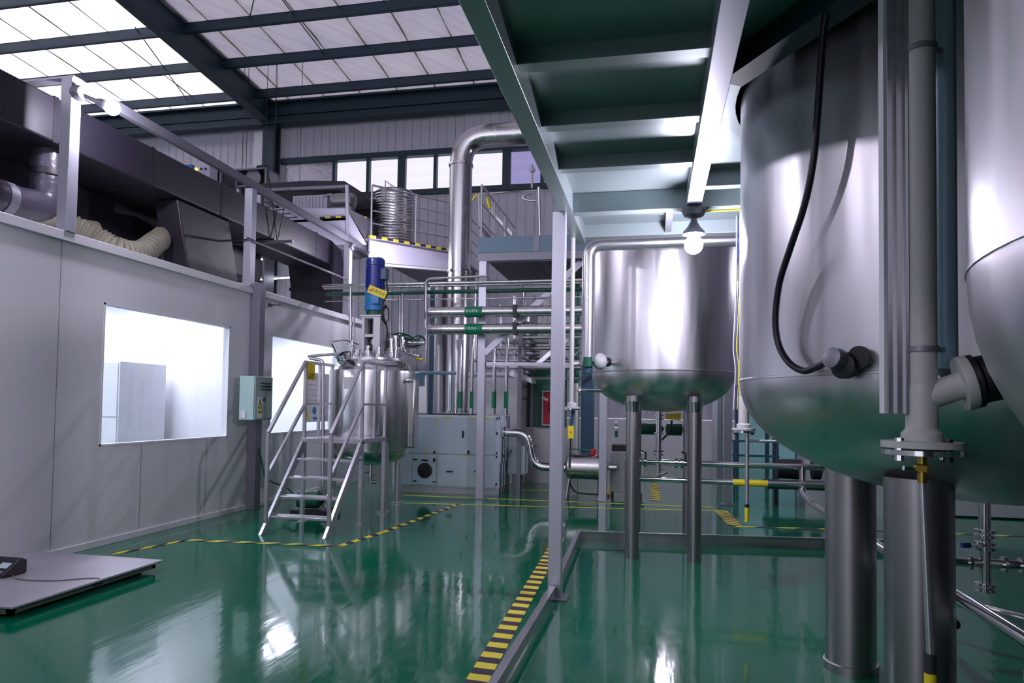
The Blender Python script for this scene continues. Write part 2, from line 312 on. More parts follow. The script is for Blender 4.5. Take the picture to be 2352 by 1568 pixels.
tape([PZ(262, 1272), PZ(430, 1240), PZ(780, 1254)], .075, .30, 'hazard_tape', 'yellow and black tape passing in front of the steel stair', 1.6, G)
tape([PZ(780, 1254), PZ(880, 1222), PZ(1052, 1158)], .085, .26, 'hazard_tape', 'yellow and black tape running from the stair to the air handler', .5, G)
tape([PZ(1502, 1090), PZ(1507, 1150)], .16, .26, 'hazard_tape', 'short yellow and black tape behind the legs of the middle tank', .6, G)
tape([PZ(1655, 1172), PZ(1690, 1207)], .20, .16, 'hazard_tape', 'short slanting yellow and black tape right of the middle tank', .6, G)
tape([PZ(1690, 1209), PZ(1905, 1215), PZ(2352, 1232)], .07, .55, 'hazard_tape', 'thin yellow and black tape running under the large right tank', 1.5, G)
tape([PZ(1195, 1112), PZ(1255, 1075)], .16, .22, 'hazard_tape', 'yellow and black tape on the passage behind the air handler', .3, G)
tape([PZ(1385, 1150), PZ(1415, 1105)], .16, .18, 'hazard_tape', 'yellow and black tape patch beside the small steel water cylinder', .5, G)
for (a, b, lab) in (((925, 1137), (1640, 1165), 'long thin yellow line across the floor in front of the air handler'), ((930, 1155), (1640, 1173), 'thin yellow line nearest the camera behind the stair'), ((1130, 1124), (1420, 1130), 'thin yellow line across the passage beside the air handler')):
    a = PZ(*a); b = PZ(*b); tag(MB().bar(a+Vector((0, 0, .002)), b+Vector((0, 0, .002)), .045, .003).build('floor_line', 'tapeyellow'), lab, 'floor line', 'thin yellow floor lines')
# kerb channels
def channel(a, b, h=.11, wd=.05):
    a = Vector(a); b = Vector(b); m = MB(); z = Vector((0, 0, h/2)); m.bar(a+z, b+z, .006, h); m.bar(a+Vector((0, 0, h)), b+Vector((0, 0, h)), wd, .006); return m
tag(channel((-.855, 2.2, 0), (-.80, 5.64, 0)).build('floor_kerb', 'tube'), 'stainless kerb strip running from the camera to the front post', 'kerb', 'stainless floor kerbs')
tag(channel((-.80, 5.80, 0), (-.86, 8.18, 0)).build('floor_kerb', 'tube'), 'stainless kerb strip behind the front post', 'kerb', 'stainless floor kerbs')
tag(channel((-.86, 8.2, 0), (3.4, 8.75, 0)).build('floor_kerb', 'tube'), 'stainless kerb strip crossing behind the legs of the middle tank', 'kerb', 'stainless floor kerbs')
# ================================================================ FLOOR SCALE
t = thing('platform_scale', 'low steel floor weighing platform against the white wall', 'scale', (-5.13, 4.9, 0))
box((-5.79, 4.12, .085), (-4.48, 5.66, .105)).build('top_plate', 'scaletop', t, .004)
m = MB()
for (p, q) in (((-5.77, 4.15), (-4.53, 4.19)), ((-5.77, 5.58), (-4.53, 5.62)), ((-4.57, 4.15), (-4.53, 5.62)), ((-5.77, 4.15), (-5.73, 5.62))): m.box((p[0], p[1], .035), (q[0], q[1], .085))
m.build('side_frame', 'scaleside', t)
for (x, y) in ((-4.62, 4.3), (-4.62, 5.5), (-5.68, 4.3), (-5.68, 5.5)): MB().cyl((x, y, 0), (x, y, .04), .035, 16).build('foot', 'black', t)
box((-4.53, 4.9, .05), (-4.515, 4.98, .08)).build('junction_box', 'black', t)
c = PZ(15, 1320, .107); x, y = c.x-.06, c.y
t = thing('weighing_indicator', 'black weighing display unit lying on the floor scale', 'display', (x, y, .107))
MB().prism([(x-.16, y-.10, .107), (x-.16, y+.12, .107), (x-.16, y+.12, .22), (x-.16, y+.06, .245), (x-.16, y-.10, .14)], (.30, 0, 0)).build('housing', 'black', t, .012)
n_ = Vector((0, -.105, .16)).normalized()
MB().prism([(x+.02, y-.052, .1735), (x+.115, y-.052, .1735), (x+.115, y+.0, .207), (x+.02, y+.0, .207)], (0, -.003, .004)).build('screen', 'lcd', t)
MB().prism([(x+.01, y-.088, .150), (x+.11, y-.088, .150), (x+.11, y-.081, .1545), (x+.01, y-.081, .1545)], (0, -.002, .003)).build('badge', 'lightgrey', t)
box((x-.05, y-.103, .112), (x, y-.099, .122)).build('stripe', 'red', t)
tag(MB().tube([(x+.1, y+.02, .112), (x+.22, y-.08, .110), (-5.0, 4.72, .110), (-4.75, 4.78, .110), (-4.6, 4.90, .112), (-4.50, 4.92, .112), (-4.485, 4.935, .09)], .005, 8, bend=.06).build('scale_cable', 'cream'), 'thin cable lying across the floor scale plate', 'cable')
# ================================================================ LEFT UPRIGHTS, RAILS, LAMPS
def upright(x, y, z0, z1, wd=.125): return MB().box((x-wd/2, y-wd/2, z0), (x+wd/2, y+wd/2, z1))
ups = [(-5.90, 5.86, 3.3, 4.88, 'nearest upright post on top of the partition wall'), (-5.90, 9.08, 3.3, 4.76, 'middle upright post standing on the partition wall'), (-5.90, 12.40, 3.3, 4.72, 'farthest upright post on the partition, beside the hanging bulb')]
for x, y, a, b, lab in ups: tag(upright(x, y, a, b).build('upright_post', 'post', bevel=.004), lab, 'post', 'posts on the partition wall')
tag(MB().bar((-5.885, 5.925, 4.86), (-5.885, 13.2, 4.79), .07, .11).build('support_rail', 'galv'), 'long steel rail carried on the partition posts', 'rail')
tag(MB().box((-6.6, 5.80, 4.88), (-5.82, 5.92, 4.90)).box((-6.6, 5.8, 4.82), (-6.58, 5.92, 4.88)).build('top_bracket', 'post'), 'flat steel bracket across the top of the nearest partition post', 'bracket')
tag(MB().tube([(-5.82, 8.9, 3.98), (-5.82, 12.2, 3.98)], .016, 8).build('guard_rail', 'polished'), 'thin shiny rail between the middle and farthest partition posts', 'rail')
tag(MB().tube([(-6.9, 9.0, 3.98), (-5.82, 9.0, 3.98)], .016, 8).build('guard_rail', 'polished'), 'thin cross rail behind the middle partition post', 'rail')
def lamp(c, mount, label, down=True):
    c = Vector(c); t = thing('bulkhead_lamp', label, 'lamp', tuple(c), 'bare bulb lamps')
    MB().ball(c, .075).build('bulb', 'bulb', t)
    mt = Vector(mount)
    if down:
        MB().lathe([(.09, .085), (.085, .11), (.05, .15), (.025, .20), (.02, (mt.z-c.z)-.05)], c, 20).build('lamp_holder', 'galv', t)
        MB().lathe([(.02, 0), (.09, -.005), (.1, -.03), (.08, -.07), (.03, -.09)], (c.x, c.y, mt.z), 16).build('junction_box', 'galv', t)
    else:
        d = (mt-c); MB().lathe([(.05, .06), (.045, .12), (.022, .16), (.018, d.length-.05)], c, 16, d).build('lamp_holder', 'galv', t)
        MB().lathe([(.06, -.05), (.075, -.03), (.075, .03), (.06, .05)], mt, 16, (1, 0, 0)).build('junction_box', 'galv', t)
    return t
lamp(PX(258, 248, -5.60), (-5.82, 5.86, 4.74), 'glaring bare bulb lamp on the nearest partition post', False)
lamp(PY(858, 587, 12.3), (-5.82, 12.40, 4.66), 'glaring bare bulb lamp above the blue motor', False)
lamp((.315, 5.72, 2.93), (.315, 5.72, 3.24), 'round bulb lamp hanging in front of the middle tank')
lamp((-5.55, 1.2, 4.62), (-5.82, 1.2, 4.74), 'added fill bulb out of view beside the partition wall', False)  # fill lamp added out of view to brighten wall and floor
lamp((-2.2, -2.2, 4.4), (-2.2, -2.2, rz(-2.2)), 'bare bulb lamp hanging over the aisle behind the camera')
lamp((.15, 12.4, 3.1), (.15, 12.4, 4.2), 'round bulb lamp hanging under the far platform behind the middle tank')
lamp((4.5, 12.5, 4.2), (4.5, 12.5, rz(12.5)), 'added fill bulb hanging unseen beyond the right tanks')  # extra fill lamp, added where the tanks hide it
tag(MB().lathe([(.03, 0), (.03, .05), (.012, .055), (.012, .16), (.02, .165), (.02, .2)], PX(618, 700, WX+.001), 12, (1, 0, 0)).build('pipe_stub', 'galv'), 'small capped pipe stub on the partition beside the wall column', 'pipe')
# wall column and control box
tag(MB().box((-5.88, 9.12, 0), (-5.73, 9.27, 3.36)).build('wall_column', 'galv', bevel=.004), 'grey square column against the partition between its windows', 'column')
c1 = PX(583, 972, -5.50); y_ = c1.y
t = thing('control_box', 'pale green electrical control box on the wall column', 'control box', (-5.6, y_+.2, 1.3))
box((-5.74, y_, 1.335), (-5.51, y_+.46, 1.96)).build('enclosure', 'boxgreen', t, .006)
box((-5.51, y_+.012, 1.345), (-5.495, y_+.45, 1.95)).build('door', 'boxgreen', t, .004)
m = MB()
for r in range(3):
    for c in range(6): m.cyl((-5.495, y_+.15+c*.048, 1.86-r*.045), (-5.485, y_+.15+c*.048, 1.86-r*.045), .014, 10)
m.build('buttons', 'black', t)
box((-5.495, y_+.07, 1.36), (-5.492, y_+.19, 1.66)).build('warning_label', 'white', t)
MB().prism([(-5.4919, y_+.075, 1.50), (-5.4919, y_+.185, 1.50), (-5.4919, y_+.13, 1.645)], (.001, 0, 0)).build('warning_triangle', 'ink', t)
MB().prism([(-5.4909, y_+.092, 1.510), (-5.4909, y_+.168, 1.510), (-5.4909, y_+.13, 1.61)], (.001, 0, 0)).build('warning_triangle', 'yellow', t)
MB().prism([(-5.4895, y_+.135, 1.60), (-5.4895, y_+.117, 1.558), (-5.4895, y_+.131, 1.558), (-5.4895, y_+.123, 1.517), (-5.4895, y_+.146, 1.57), (-5.4895, y_+.131, 1.57)], (.0006, 0, 0)).build('lightning_mark', 'ink', t)
box((-5.4919, y_+.075, 1.42), (-5.4905, y_+.185, 1.475)).build('yellow_strip', 'yellow', t); text('有电危险', (-5.4898, y_+.13, 1.447), (0, 1, 0), (0, 0, 1), .03, 'ink', 'lettering', t)
box((-5.70, y_-.012, 1.36), (-5.63, y_, 1.46)).build('latch', 'lightgrey', t); box((-5.495, y_+.21, 1.60), (-5.485, y_+.25, 1.65)).build('lock', 'black', t)
tag(MB().tube([(-5.72, 9.2, .9), (-5.68, 9.3, .45), (-5.6, 9.4, .38), (-5.5, 9.6, .30), (-5.4, 9.9, .02)], .012, 8, bend=.1).build('ground_cable', 'dkgreen'), 'dark cable looping down beside the foot of the wall column', 'cable')
# ================================================================ BLACK DUCTS ABOVE THE CLEAN ROOM
def seam_duct(name, label, a, b, seams_axis, step, m='duct', grp='black insulated ducts'):
    t = thing(name, label, 'duct', ((a[0]+b[0])/2, (a[1]+b[1])/2, min(a[2], b[2])), grp)
    box(a, b).build('duct_body', m, t, .02); lo, hi = sorted((a[seams_axis], b[seams_axis])); p = lo+step/2
    while p < hi:
        A = [min(a[i], b[i])-.004 for i in range(3)]; B = [max(a[i], b[i])+.004 for i in range(3)]; A[seams_axis] = p-.03; B[seams_axis] = p+.03; MB().box(A, B).build('joint_band', 'black', t); p += step
    return t
seam_duct('air_duct', 'long black insulated duct passing behind the three partition posts', (-7.25, 1.0, 4.34), (-6.3, 12.5, 4.83), 1, 1.45)
tm = thing('duct_end_bend', 'grey bend where the long black duct turns down', 'duct', (-6.8, 12.8, 3.4), 'black insulated ducts')
MB().prism([(-7.25, 12.5, 4.83), (-7.25, 12.5, 4.34), (-7.25, 12.62, 3.9), (-7.25, 12.62, 3.3), (-7.25, 13.15, 3.3), (-7.25, 13.15, 4.3), (-7.25, 12.95, 4.72)], (.95, 0, 0)).build('bend', 'duct', tm, .02)
box((-7.27, 12.60, 3.86), (-6.28, 13.17, 3.92)).build('joint_band', 'black', tm)
seam_duct('air_duct', 'wide black duct lying lower behind the long black duct', (-9.2, 1.0, 3.85), (-7.28, 11.6, 4.40), 1, 1.9)
seam_duct('air_duct', 'high black duct crossing at the upper left edge', (-8.8, 1.5, 5.05), (-7.9, 7.4, 5.5), 1, 1.3)
# drop branch from the long duct down to the room roof
a1, a2, b1, b2 = PX(400, 478, -6.4), PX(520, 505, -6.4), PX(432, 612, -6.4), PX(548, 645, -6.4)
tm = thing('duct_branch', 'leaning black branch duct dropping to the clean room roof', 'duct', (-6.8, b1.y, 3.2), 'black insulated ducts')
MB().prism([(-6.35, a1.y, 4.335), (-6.35, a2.y, 4.335), (-6.35, b2.y, 3.22), (-6.35, b1.y, 3.22)], (-.38, 0, 0)).build('duct_body', 'duct', tm, .02)
MB().prism([(-6.345, b1.y+.02, 3.3), (-6.345, b2.y-.05, 3.3), (-6.345, b2.y-.07, 3.36), (-6.345, b1.y+.0, 3.36)], (-.39, 0, 0)).build('joint_band', 'black', tm)
# near-left wrapped duct elbow and riser
p0, p1 = PX(0, 445, -6.35), PX(105, 470, -6.35)
tm = thing('insulated_pipe', 'thick dark wrapped pipe bending up at the left edge', 'pipe', (-6.45, p1.y, 3.4))
MB().tube([(-6.6, 3.2, 3.66), (-6.6, p1.y-.05, 3.66), (-6.6, p1.y+.25, 3.72), (-6.6, p1.y+.25, 4.4)], .17, 20, bend=.28).build('pipe_body', 'pipewrap', tm)
MB().tube([(-6.6, p1.y-.32, 3.66), (-6.6, p1.y-.22, 3.66)], .18, 20).build('clamp_band', 'galv', tm)
MB().cyl((-6.6, p1.y-.1, 3.2), (-6.6, p1.y-.1, 3.5), .02, 8).build('foot', 'galv', tm)
MB().cyl((-6.6, p1.y+.25, 4.05), (-6.6, p1.y+.25, 4.12), .19, 20).build('collar', 'black', tm)
tag(MB().box((-7.15, 4.9, 3.2), (-6.95, 5.15, 4.34)).build('duct_riser', 'duct', bevel=.02), 'dark square riser standing behind the wrapped pipe', 'duct')
# beige flexible hose
pts = [PX(150, 512, -6.9), PX(215, 545, -6.7), PX(270, 572, -6.5), PX(320, 580, -6.5), PX(360, 555, -6.6), PX(395, 533, -6.95), PX(420, 560, -7.05), PX(424, 600, -7.1)]
for p in pts[:-1]: p.z = max(p.z, 3.38)
pts[-1].z = 3.25
def smooth_path(P, n=14):
    P = [P[0]]+list(P)+[P[-1]]; out = []
    for i in range(1, len(P)-2):
        for k in range(n):
            t = k/n; out.append(.5*((2*P[i])+(-P[i-1]+P[i+1])*t+(2*P[i-1]-5*P[i]+4*P[i+1]-P[i+2])*t*t+(-P[i-1]+3*P[i]-3*P[i+1]+P[i+2])*t**3))
    return out+[P[-2]]
sp = smooth_path([Vector(p) for p in pts], 60)
tag(MB().tube(sp, lambda t: .14+.014*math.cos(t*math.pi*2*39), 18).build('flexible_hose', 'cream'), 'ribbed beige flexible air hose sagging onto the clean room roof', 'hose')
tag(MB().tube([(-7.6, 5.0, 3.55), (-7.0, 7.4, 3.75)], .12, 16).build('beige_pipe', 'cream'), 'straight beige pipe beside the flexible hose', 'pipe')
tag(MB().tube([(-7.9, 6.3, 3.62), (-7.0, 8.6, 3.58)], .03, 8).build('conduit_pipe', 'white'), 'thin pale pipe running above the beige hose', 'pipe')
tag(box((-9.0, 11.0, 3.6), (-8.85, 11.1, 3.8)).build('alarm_box', 'red'), 'small dark red box hanging beneath the black ducts', 'box')
for k, (x, y) in enumerate(((-7.4, 7.6), (-7.6, 9.3), (-8.6, 10.1), (-7.7, 11.2))):
    tag(MB().cyl((x, y, 3.25), (x, y, 4.4), .008, 6).build('hanger_rod', 'black'), 'thin hanger rod under the black ducts, %s' % ('nearest', 'second nearest', 'third nearest', 'farthest')[k], 'rod', 'duct hanger rods')
tag(MB().bar((-7.3, 10.4, 4.30), (-5.95, 10.4, 4.30), .05, .04).build('duct_bracket', 'galv'), 'steel bar holding the long duct from below', 'bracket')
for d, lab in ((-.3, 'nearer'), (.3, 'farther')): tag(MB().tube([(-6.24, 10.4, 4.30), (-6.24, 10.4+d, 5.3)], .008, 6).build('suspension_wire', 'black'), 'thin slanted wire holding the long duct bracket, the %s one' % lab, 'wire', 'duct suspension wires')
# ================================================================ STAIR
SX0, SX1 = -4.60, -3.77
t = thing('access_stair', 'stainless steel access stair with handrails beside the reactor', 'stair', (-4.18, 8.2, 0))
def sy(z): return 7.5+z*(.95/1.08)
for x in (SX0, SX1):
    m = MB(); m.prism([(x-.02, sy(0)-.05, 0), (x-.02, sy(0)+.09, 0), (x-.02, sy(1.08)+.09, 1.08), (x-.02, sy(1.08)-.05, 1.08)], (.04, 0, 0)); m.build('stringer', 'tube', t, .003)
for k in range(4):
    z = .2+.22*k; MB().box((SX0+.02, sy(z)-.03, z-.03), (SX1-.02, sy(z)+.17, z)).build('tread', 'tube', t, .003)
MB().box((SX0-.02, 8.42, 1.06), (SX1+.02, 9.3, 1.12)).build('platform', 'tube', t, .003)
for x, y in ((SX0, 8.46), (SX1, 8.46), (SX0, 9.24), (SX1, 9.24)):
    m = MB().box((x-.025, y-.025, 0.01), (x+.025, y+.025, 1.06)); m.box((x-.05, y-.05, 0), (x+.05, y+.05, .01)); m.build('leg', 'tube', t)
s_ = .019
for x in (SX0, SX1):
    m = MB(); P = lambda y, z: (x, y, z)
    m.bar(P(7.58, .12), P(7.58, 1.22), .038, .038); m.bar(P(8.46, 1.1), P(8.46, 2.13), .038, .038)
    m.bar(P(7.58, 1.22), P(8.46, 2.15), .038, .038); m.bar(P(7.58, .70), P(8.46, 1.57), .034, .034)
    m.bar(P(8.46, 2.14), P(9.26, 2.14), .038, .038); m.bar(P(8.46, 1.58), P(9.26, 1.58), .03, .03)
    m.bar(P(9.24, 1.1), P(9.24, 2.14), .038, .038); m.bar(P(8.86, 1.1), P(8.86, 2.14), .034, .034)
    m.build('handrail', 'tube', t)
t2 = thing('stair_sign', 'yellow warning sign with orange mark on the stair handrail', 'sign', (SX0, 8.49, 1.9))
MB().box((SX0+.022, 8.465, 1.90), (SX0+.026, 8.67, 2.135)).build('plate', 'yellow', t2)
text('上', (SX0+.028, 8.568, 2.065), (0, 1, 0), (0, 0, 1), .13, 'orange', 'lettering', t2)
text('当心滑跌\n抓好扶手', (SX0+.028, 8.568, 1.955), (0, 1, 0), (0, 0, 1), .042, 'dkgreen', 'lettering', t2)
tag(MB().tube([PY(708, 818, 9.5), PY(780, 812, 9.5)], .022, 10).build('grab_pipe', 'tube'), 'short horizontal pipe end sticking out left of the reactor lid', 'pipe')
tag(MB().tube([PY(712, 822, 9.42), PY(742, 828, 9.42), PY(742, 1180, 9.42)], .026, 10, bend=.06).build('drain_pipe', 'tube'), 'bent stainless drain pipe standing behind the stair sign', 'pipe')
# poster on the far window
t = thing('safety_poster', 'white safety notice with pink, teal and yellow marks stuck on the far window', 'poster', (WX+.008, 10.8, 1.4))
pa, pb = PX(697, 900, WX+.01), PX(757, 960, WX+.01); Y0, Y1 = pa.y, PX(755, 900, WX+.01).y; zt_ = 2.05
box((WX+.007, Y0, 1.25), (WX+.009, Y1, 2.12)).build('sheet', 'white', t)
text('安全告知', (WX+.0095, (Y0+Y1)/2, 2.03), (0, 1, 0), (0, 0, 1), .11, 'textred', 'lettering', t)
m = MB(); [m.box((WX+.009, Y0+.12, 1.90-.09*k), (WX+.0102, Y1-.08, 1.905-.09*k)) for k in range(4)]; m.build('text_lines', 'ink', t)
MB().prism([(WX+.009, Y0+.05, 1.36), (WX+.009, Y0+.21, 1.36), (WX+.009, Y0+.13, 1.53)], (.001, 0, 0)).build('warning_triangle', 'yellow', t)
for k in (.38, .72): MB().lathe([(.07, 0), (.07, .0012)], (WX+.009, Y0+k*(Y1-Y0)+.05, 1.45), 20, (1, 0, 0)).build('round_mark', 'ltblue', t)
for k, mm in ((.05, 'yellow'), (.36, 'ltblue'), (.68, 'ltblue')): box((WX+.009, Y0+k*(Y1-Y0)+.02, 1.29), (WX+.0102, Y0+k*(Y1-Y0)+.2, 1.34)).build('caption_block', mm, t)
# ================================================================ REACTOR
RC = (-4.27, 9.95); t = thing('jacketed_reactor', 'jacketed stainless reactor with a blue motor behind the steel stair', 'tank', (RC[0], RC[1], 0))
def dish(R, d, n=10, sgn=-1): return [(R*math.sin(math.pi/2*i/n), sgn*d*math.cos(math.pi/2*i/n)) for i in range(n+1)]
def C3(z): return (RC[0], RC[1], z)
pr = [(r, .90+h) for r, h in dish(.58, .26)]+[(.58, .92), (.655, .925), (.66, .95), (.66, 2.06), (.655, 2.09), (.60, 2.10), (.58, 2.14)]
MB().lathe(pr, C3(0)).build('jacket', 'steel', t)
MB().lathe([(.58, 2.10), (.575, 2.17), (.53, 2.235), (.42, 2.275), (.25, 2.30), (.05, 2.31)], C3(0)).build('lid', 'polished', t)
MB().lathe([(.44, 2.245), (.47, 2.25), (.47, 2.29), (.44, 2.295), (.05, 2.31)], C3(0)).build('flange', 'tube', t)
m = MB()
for k in range(24): a = k*math.pi/12; m.cyl((RC[0]+.455*math.cos(a), RC[1]+.455*math.sin(a), 2.22), (RC[0]+.455*math.cos(a), RC[1]+.455*math.sin(a), 2.325), .014, 6)
m.build('bolts', 'polished', t)
for (x, y) in ((-3.86, 9.50), (-4.02, 10.46), (-4.82, 9.78)):
    m = MB().cyl((x, y, .02), (x, y, 1.02), .058, 20); m.box((x-.09, y-.09, 0), (x+.09, y+.09, .02)); m.build('leg', 'tube', t)
MB().tube([C3(.66), C3(.35)], .035, 14).lathe([(.035, .46), (.06, .465), (.06, .50), (.035, .505)], C3(0), 16).tube([C3(.38), (RC[0]+.1, RC[1], .38)], .03, 12).tube([C3(.52), (RC[0]-.15, RC[1]-.1, .52)], .012, 8).build('drain_valve', 'polished', t)
MB().box((RC[0]+.56, RC[1]-.14, .93), (RC[0]+.735, RC[1]+.08, 1.98)).build('side_cover', 'steel', t, .02)
MB().tube([(RC[0]+.62, RC[1]-.2, 1.95), (RC[0]+.72, RC[1]-.2, 1.95)], .03, 12).build('nozzle', 'polished', t)
# manhole
MB().lathe([(.14, 0), (.15, .02), (.15, .12), (.17, .13), (.17, .15), (.05, .19)], (RC[0]-.33, RC[1]-.22, 2.20), 24, (-.25, -.25, 1)).build('manhole', 'polished', t)
MB().tube([(RC[0]-.45, RC[1]-.35, 2.35), (RC[0]-.52, RC[1]-.4, 2.52), (RC[0]-.35, RC[1]-.25, 2.56), (RC[0]-.2, RC[1]-.1, 2.5)], .012, 8, bend=.05).build('manhole_handle', 'polished', t)
# nozzles + valves on the lid
for (dx, dy, h, r) in ((.05, -.33, .22, .03), (-.1, -.36, .16, .035), (.2, -.27, .2, .025), (.33, -.1, .35, .035), (.3, .15, .42, .045), (-.4, .1, .25, .03), (.38, -.2, .15, .03), (-.22, -.30, .3, .018)):
    x, y = RC[0]+dx, RC[1]+dy; MB().lathe([(r, 2.24), (r, 2.24+h*.5), (r*1.7, 2.24+h*.5), (r*1.7, 2.27+h*.5), (r, 2.27+h*.5), (r, 2.24+h*.9), (r*1.6, 2.24+h*.9), (r*1.6, 2.24+h), (r, 2.24+h)], (x, y, 0), 14).build('nozzle', 'polished', t)
# agitator stand, gearbox, motor
AX = (-4.245, 9.9); xw = .15
m = MB(); m.box((AX[0]-xw, AX[1]-.13, 2.31), (AX[0]-xw+.045, AX[1]+.13, 2.93)); m.box((AX[0]+xw-.11, AX[1]-.13, 2.31), (AX[0]+xw, AX[1]+.13, 2.93))
for z in (2.31, 2.61, 2.90): m.box((AX[0]-xw+.03, AX[1]-.13, z), (AX[0]+xw-.1, AX[1]+.13, z+.045))
m.box((AX[0]-xw+.03, AX[1]+.12, 2.31), (AX[0]+xw-.1, AX[1]+.125, 2.93)); m.box((AX[0]-.17, AX[1]-.15, 2.925), (AX[0]+.17, AX[1]+.15, 2.95)); m.build('motor_stand', 'white', t, .006)
box((AX[0]-xw+.045, AX[1]+.10, 2.355), (AX[0]+xw-.11, AX[1]+.119, 2.9)).build('shade_panel', 'black', t)  # black sheet standing in for the shade inside the stand openings
MB().cyl((AX[0], AX[1], 2.3), (AX[0], AX[1], 2.95), .03, 14).lathe([(.03, 2.5), (.06, 2.5), (.06, 2.58), (.03, 2.58)], (AX[0], AX[1], 0), 14).build('shaft', 'polished', t)
MB().box((AX[0]-.09, AX[1]-.125, 2.345), (AX[0]+.03, AX[1]-.11, 2.36)).build('seal_bracket', 'black', t)
MB().lathe([(.10, 2.95), (.13, 2.96), (.13, 3.04), (.10, 3.05)], (AX[0], AX[1], 0), 24).build('coupling', 'dkgreen', t)
MB().lathe([(.13, 3.02), (.155, 3.03), (.155, 3.10), (.145, 3.11), (.15, 3.2), (.15, 3.30), (.14, 3.31)], (AX[0], AX[1], 0), 24).box((AX[0]+.02, AX[1]-.17, 3.12), (AX[0]+.13, AX[1]-.1, 3.26)).build('gearbox', 'ltblue', t)
pm = [(.14, 3.30), (.145, 3.33), (.135, 3.36), (.135, 3.72), (.145, 3.73), (.145, 3.82), (.12, 3.85), (.02, 3.86)]
m = MB().lathe(pm, (AX[0], AX[1], 0), 28)
for k in range(20): a = k*math.pi/10; m.bar((AX[0]+.14*math.cos(a), AX[1]+.14*math.sin(a), 3.38), (AX[0]+.14*math.cos(a), AX[1]+.14*math.sin(a), 3.70), .008, .018, (math.cos(a), math.sin(a), 0))
m.build('motor', 'blue', t); MB().box((AX[0]+.12, AX[1]-.1, 3.5), (AX[0]+.22, AX[1]+.02, 3.68)).build('terminal_box', 'tealblue', t, .01)
MB().tube([(AX[0]+.2, AX[1]-.05, 3.5), (AX[0]+.24, AX[1]-.05, 3.3), (AX[0]+.17, AX[1]-.12, 3.1), (AX[0]+.2, AX[1]-.1, 2.9), (AX[0]+.26, AX[1]-.1, 2.75), (AX[0]+.24, AX[1]-.1, 2.4)], .013, 8, bend=.08).build('power_cable', 'black', t)
m = MB()
for k in range(4): m.tube([(AX[0]+.24+.05*math.sin(a/6*6.283)*(1+.08*k), AX[1]-.12-.01*k, 2.95+.13*math.cos(a/6*6.283)*(1+.05*k)) for a in range(7)], .009, 6)
m.build('coiled_cable', 'black', t)
tg = thing('warning_tag', 'tilted yellow tag hanging on the blue motor', 'tag', (AX[0], AX[1]-.17, 3.4))
ca = PY(866, 670, AX[1]-.175); d1 = Vector((.93, 0, -.37)); d2 = Vector((.37, 0, .93))
q = [ca-d1*.155-d2*.06, ca+d1*.155-d2*.06, ca+d1*.155+d2*.06, ca-d1*.155+d2*.06]; MB().prism(q, (0, .005, 0)).build('plate', 'yellow', tg)
text('注意安全', ca+Vector((0, -.001, 0))+d1*.02, d1, d2, .06, 'ink', 'lettering', tg)
MB().prism([ca-d1*.13-d2*.03+Vector((0, -.001, 0)), ca-d1*.085-d2*.03+Vector((0, -.001, 0)), ca-d1*.107+d2*.02+Vector((0, -.001, 0))], (0, -.001, 0)).build('red_triangle', 'textred', tg)
tp = thing('nameplate_label', 'faded red and white label on the reactor jacket', 'label', on_cyl(803, 880, RC, .662))
m = MB()
for k in range(6):
    a = on_cyl(790+k*4.6, 866, RC, .6625); b = on_cyl(790+(k+1)*4.6, 866, RC, .6625); a2 = a.copy(); b2 = b.copy(); a2.z -= .17; b2.z -= .17; m.quad(a2, b2, b, a)
m.build('sticker', 'sticker' if 'sticker' in M else 'lightgrey', tp)
# green pump below the stair
t = thing('drain_pump', 'dark green pump on the floor under the stair platform', 'pump', (-4.6, 9.6, 0))
MB().lathe([(.02, -.2), (.12, -.19), (.13, .1), (.1, .12), (.02, .2)], (-4.75, 9.0, .22), 20, (1, .2, 0)).build('motor', 'dkgreen', t); MB().lathe([(.02, 0), (.14, .01), (.14, .08), (.05, .1)], (-4.52, 9.05, .22), 20, (1, .2, 0)).build('pump_head', 'polished', t); box((-5.0, 8.85, .0), (-4.4, 9.2, .08)).build('base', 'black', t)
tag(MB().tube([(-5.35, 9.3, .25), (-5.0, 9.0, .25), (-4.9, 8.95, .23)], .025, 10, bend=.1).build('pump_pipe', 'dkgreen'), 'dark green pipe joining the pump under the stair', 'pipe')
# ================================================================ AIR HANDLER
AXL, AXR, AY0, AY1, AZ = -4.66, -2.70, 11.8, 12.95, 1.40
t = thing('air_handler', 'pale blue grey air handling unit with round porthole door', 'air handler', (-3.6, 12.4, 0))
box((AXL, AY0+.02, .10), (AXR, AY1, AZ)).build('cabinet', 'ahu', t, .008); box((AXL+.01, AY0+.03, 0), (AXR-.01, AY1, .10)).build('plinth', 'lightgrey', t)
zs = .70
MB().box((AXL+.03, AY0, zs+.01), (AXR-.27, AY0+.02, AZ-.03)).build('upper_panel', 'ahu', t, .004); MB().box((AXR-.25, AY0, zs+.01), (AXR-.02, AY0+.02, AZ-.03)).build('upper_panel', 'ahu', t, .004)
xd0, xd1 = PY(948, 1060, AY0).x, PY(1003, 1060, AY0).x
MB().box((AXL+.03, AY0, .13), (xd0-.01, AY0+.02, zs-.01)).build('lower_panel', 'ahu', t, .004); MB().box((xd1+.01, AY0, .13), (AXR-.27, AY0+.02, zs-.01)).build('lower_panel', 'ahu', t, .004); MB().box((AXR-.25, AY0, .13), (AXR-.02, AY0+.02, zs-.01)).build('lower_panel', 'ahu', t, .004)
dr = MB().box((xd0, AY0-.01, .14), (xd1, AY0+.02, zs-.02)).build('porthole_door', 'ahu', t, .004)
pc = PY(976, 1080, AY0); MB().lathe([(.02, .0), (.10, .004), (.135, .012), (.14, .02), (.14, .03)], (pc.x, AY0-.03, pc.z), 28, (0, 1, 0)).build('porthole', 'black', dr)
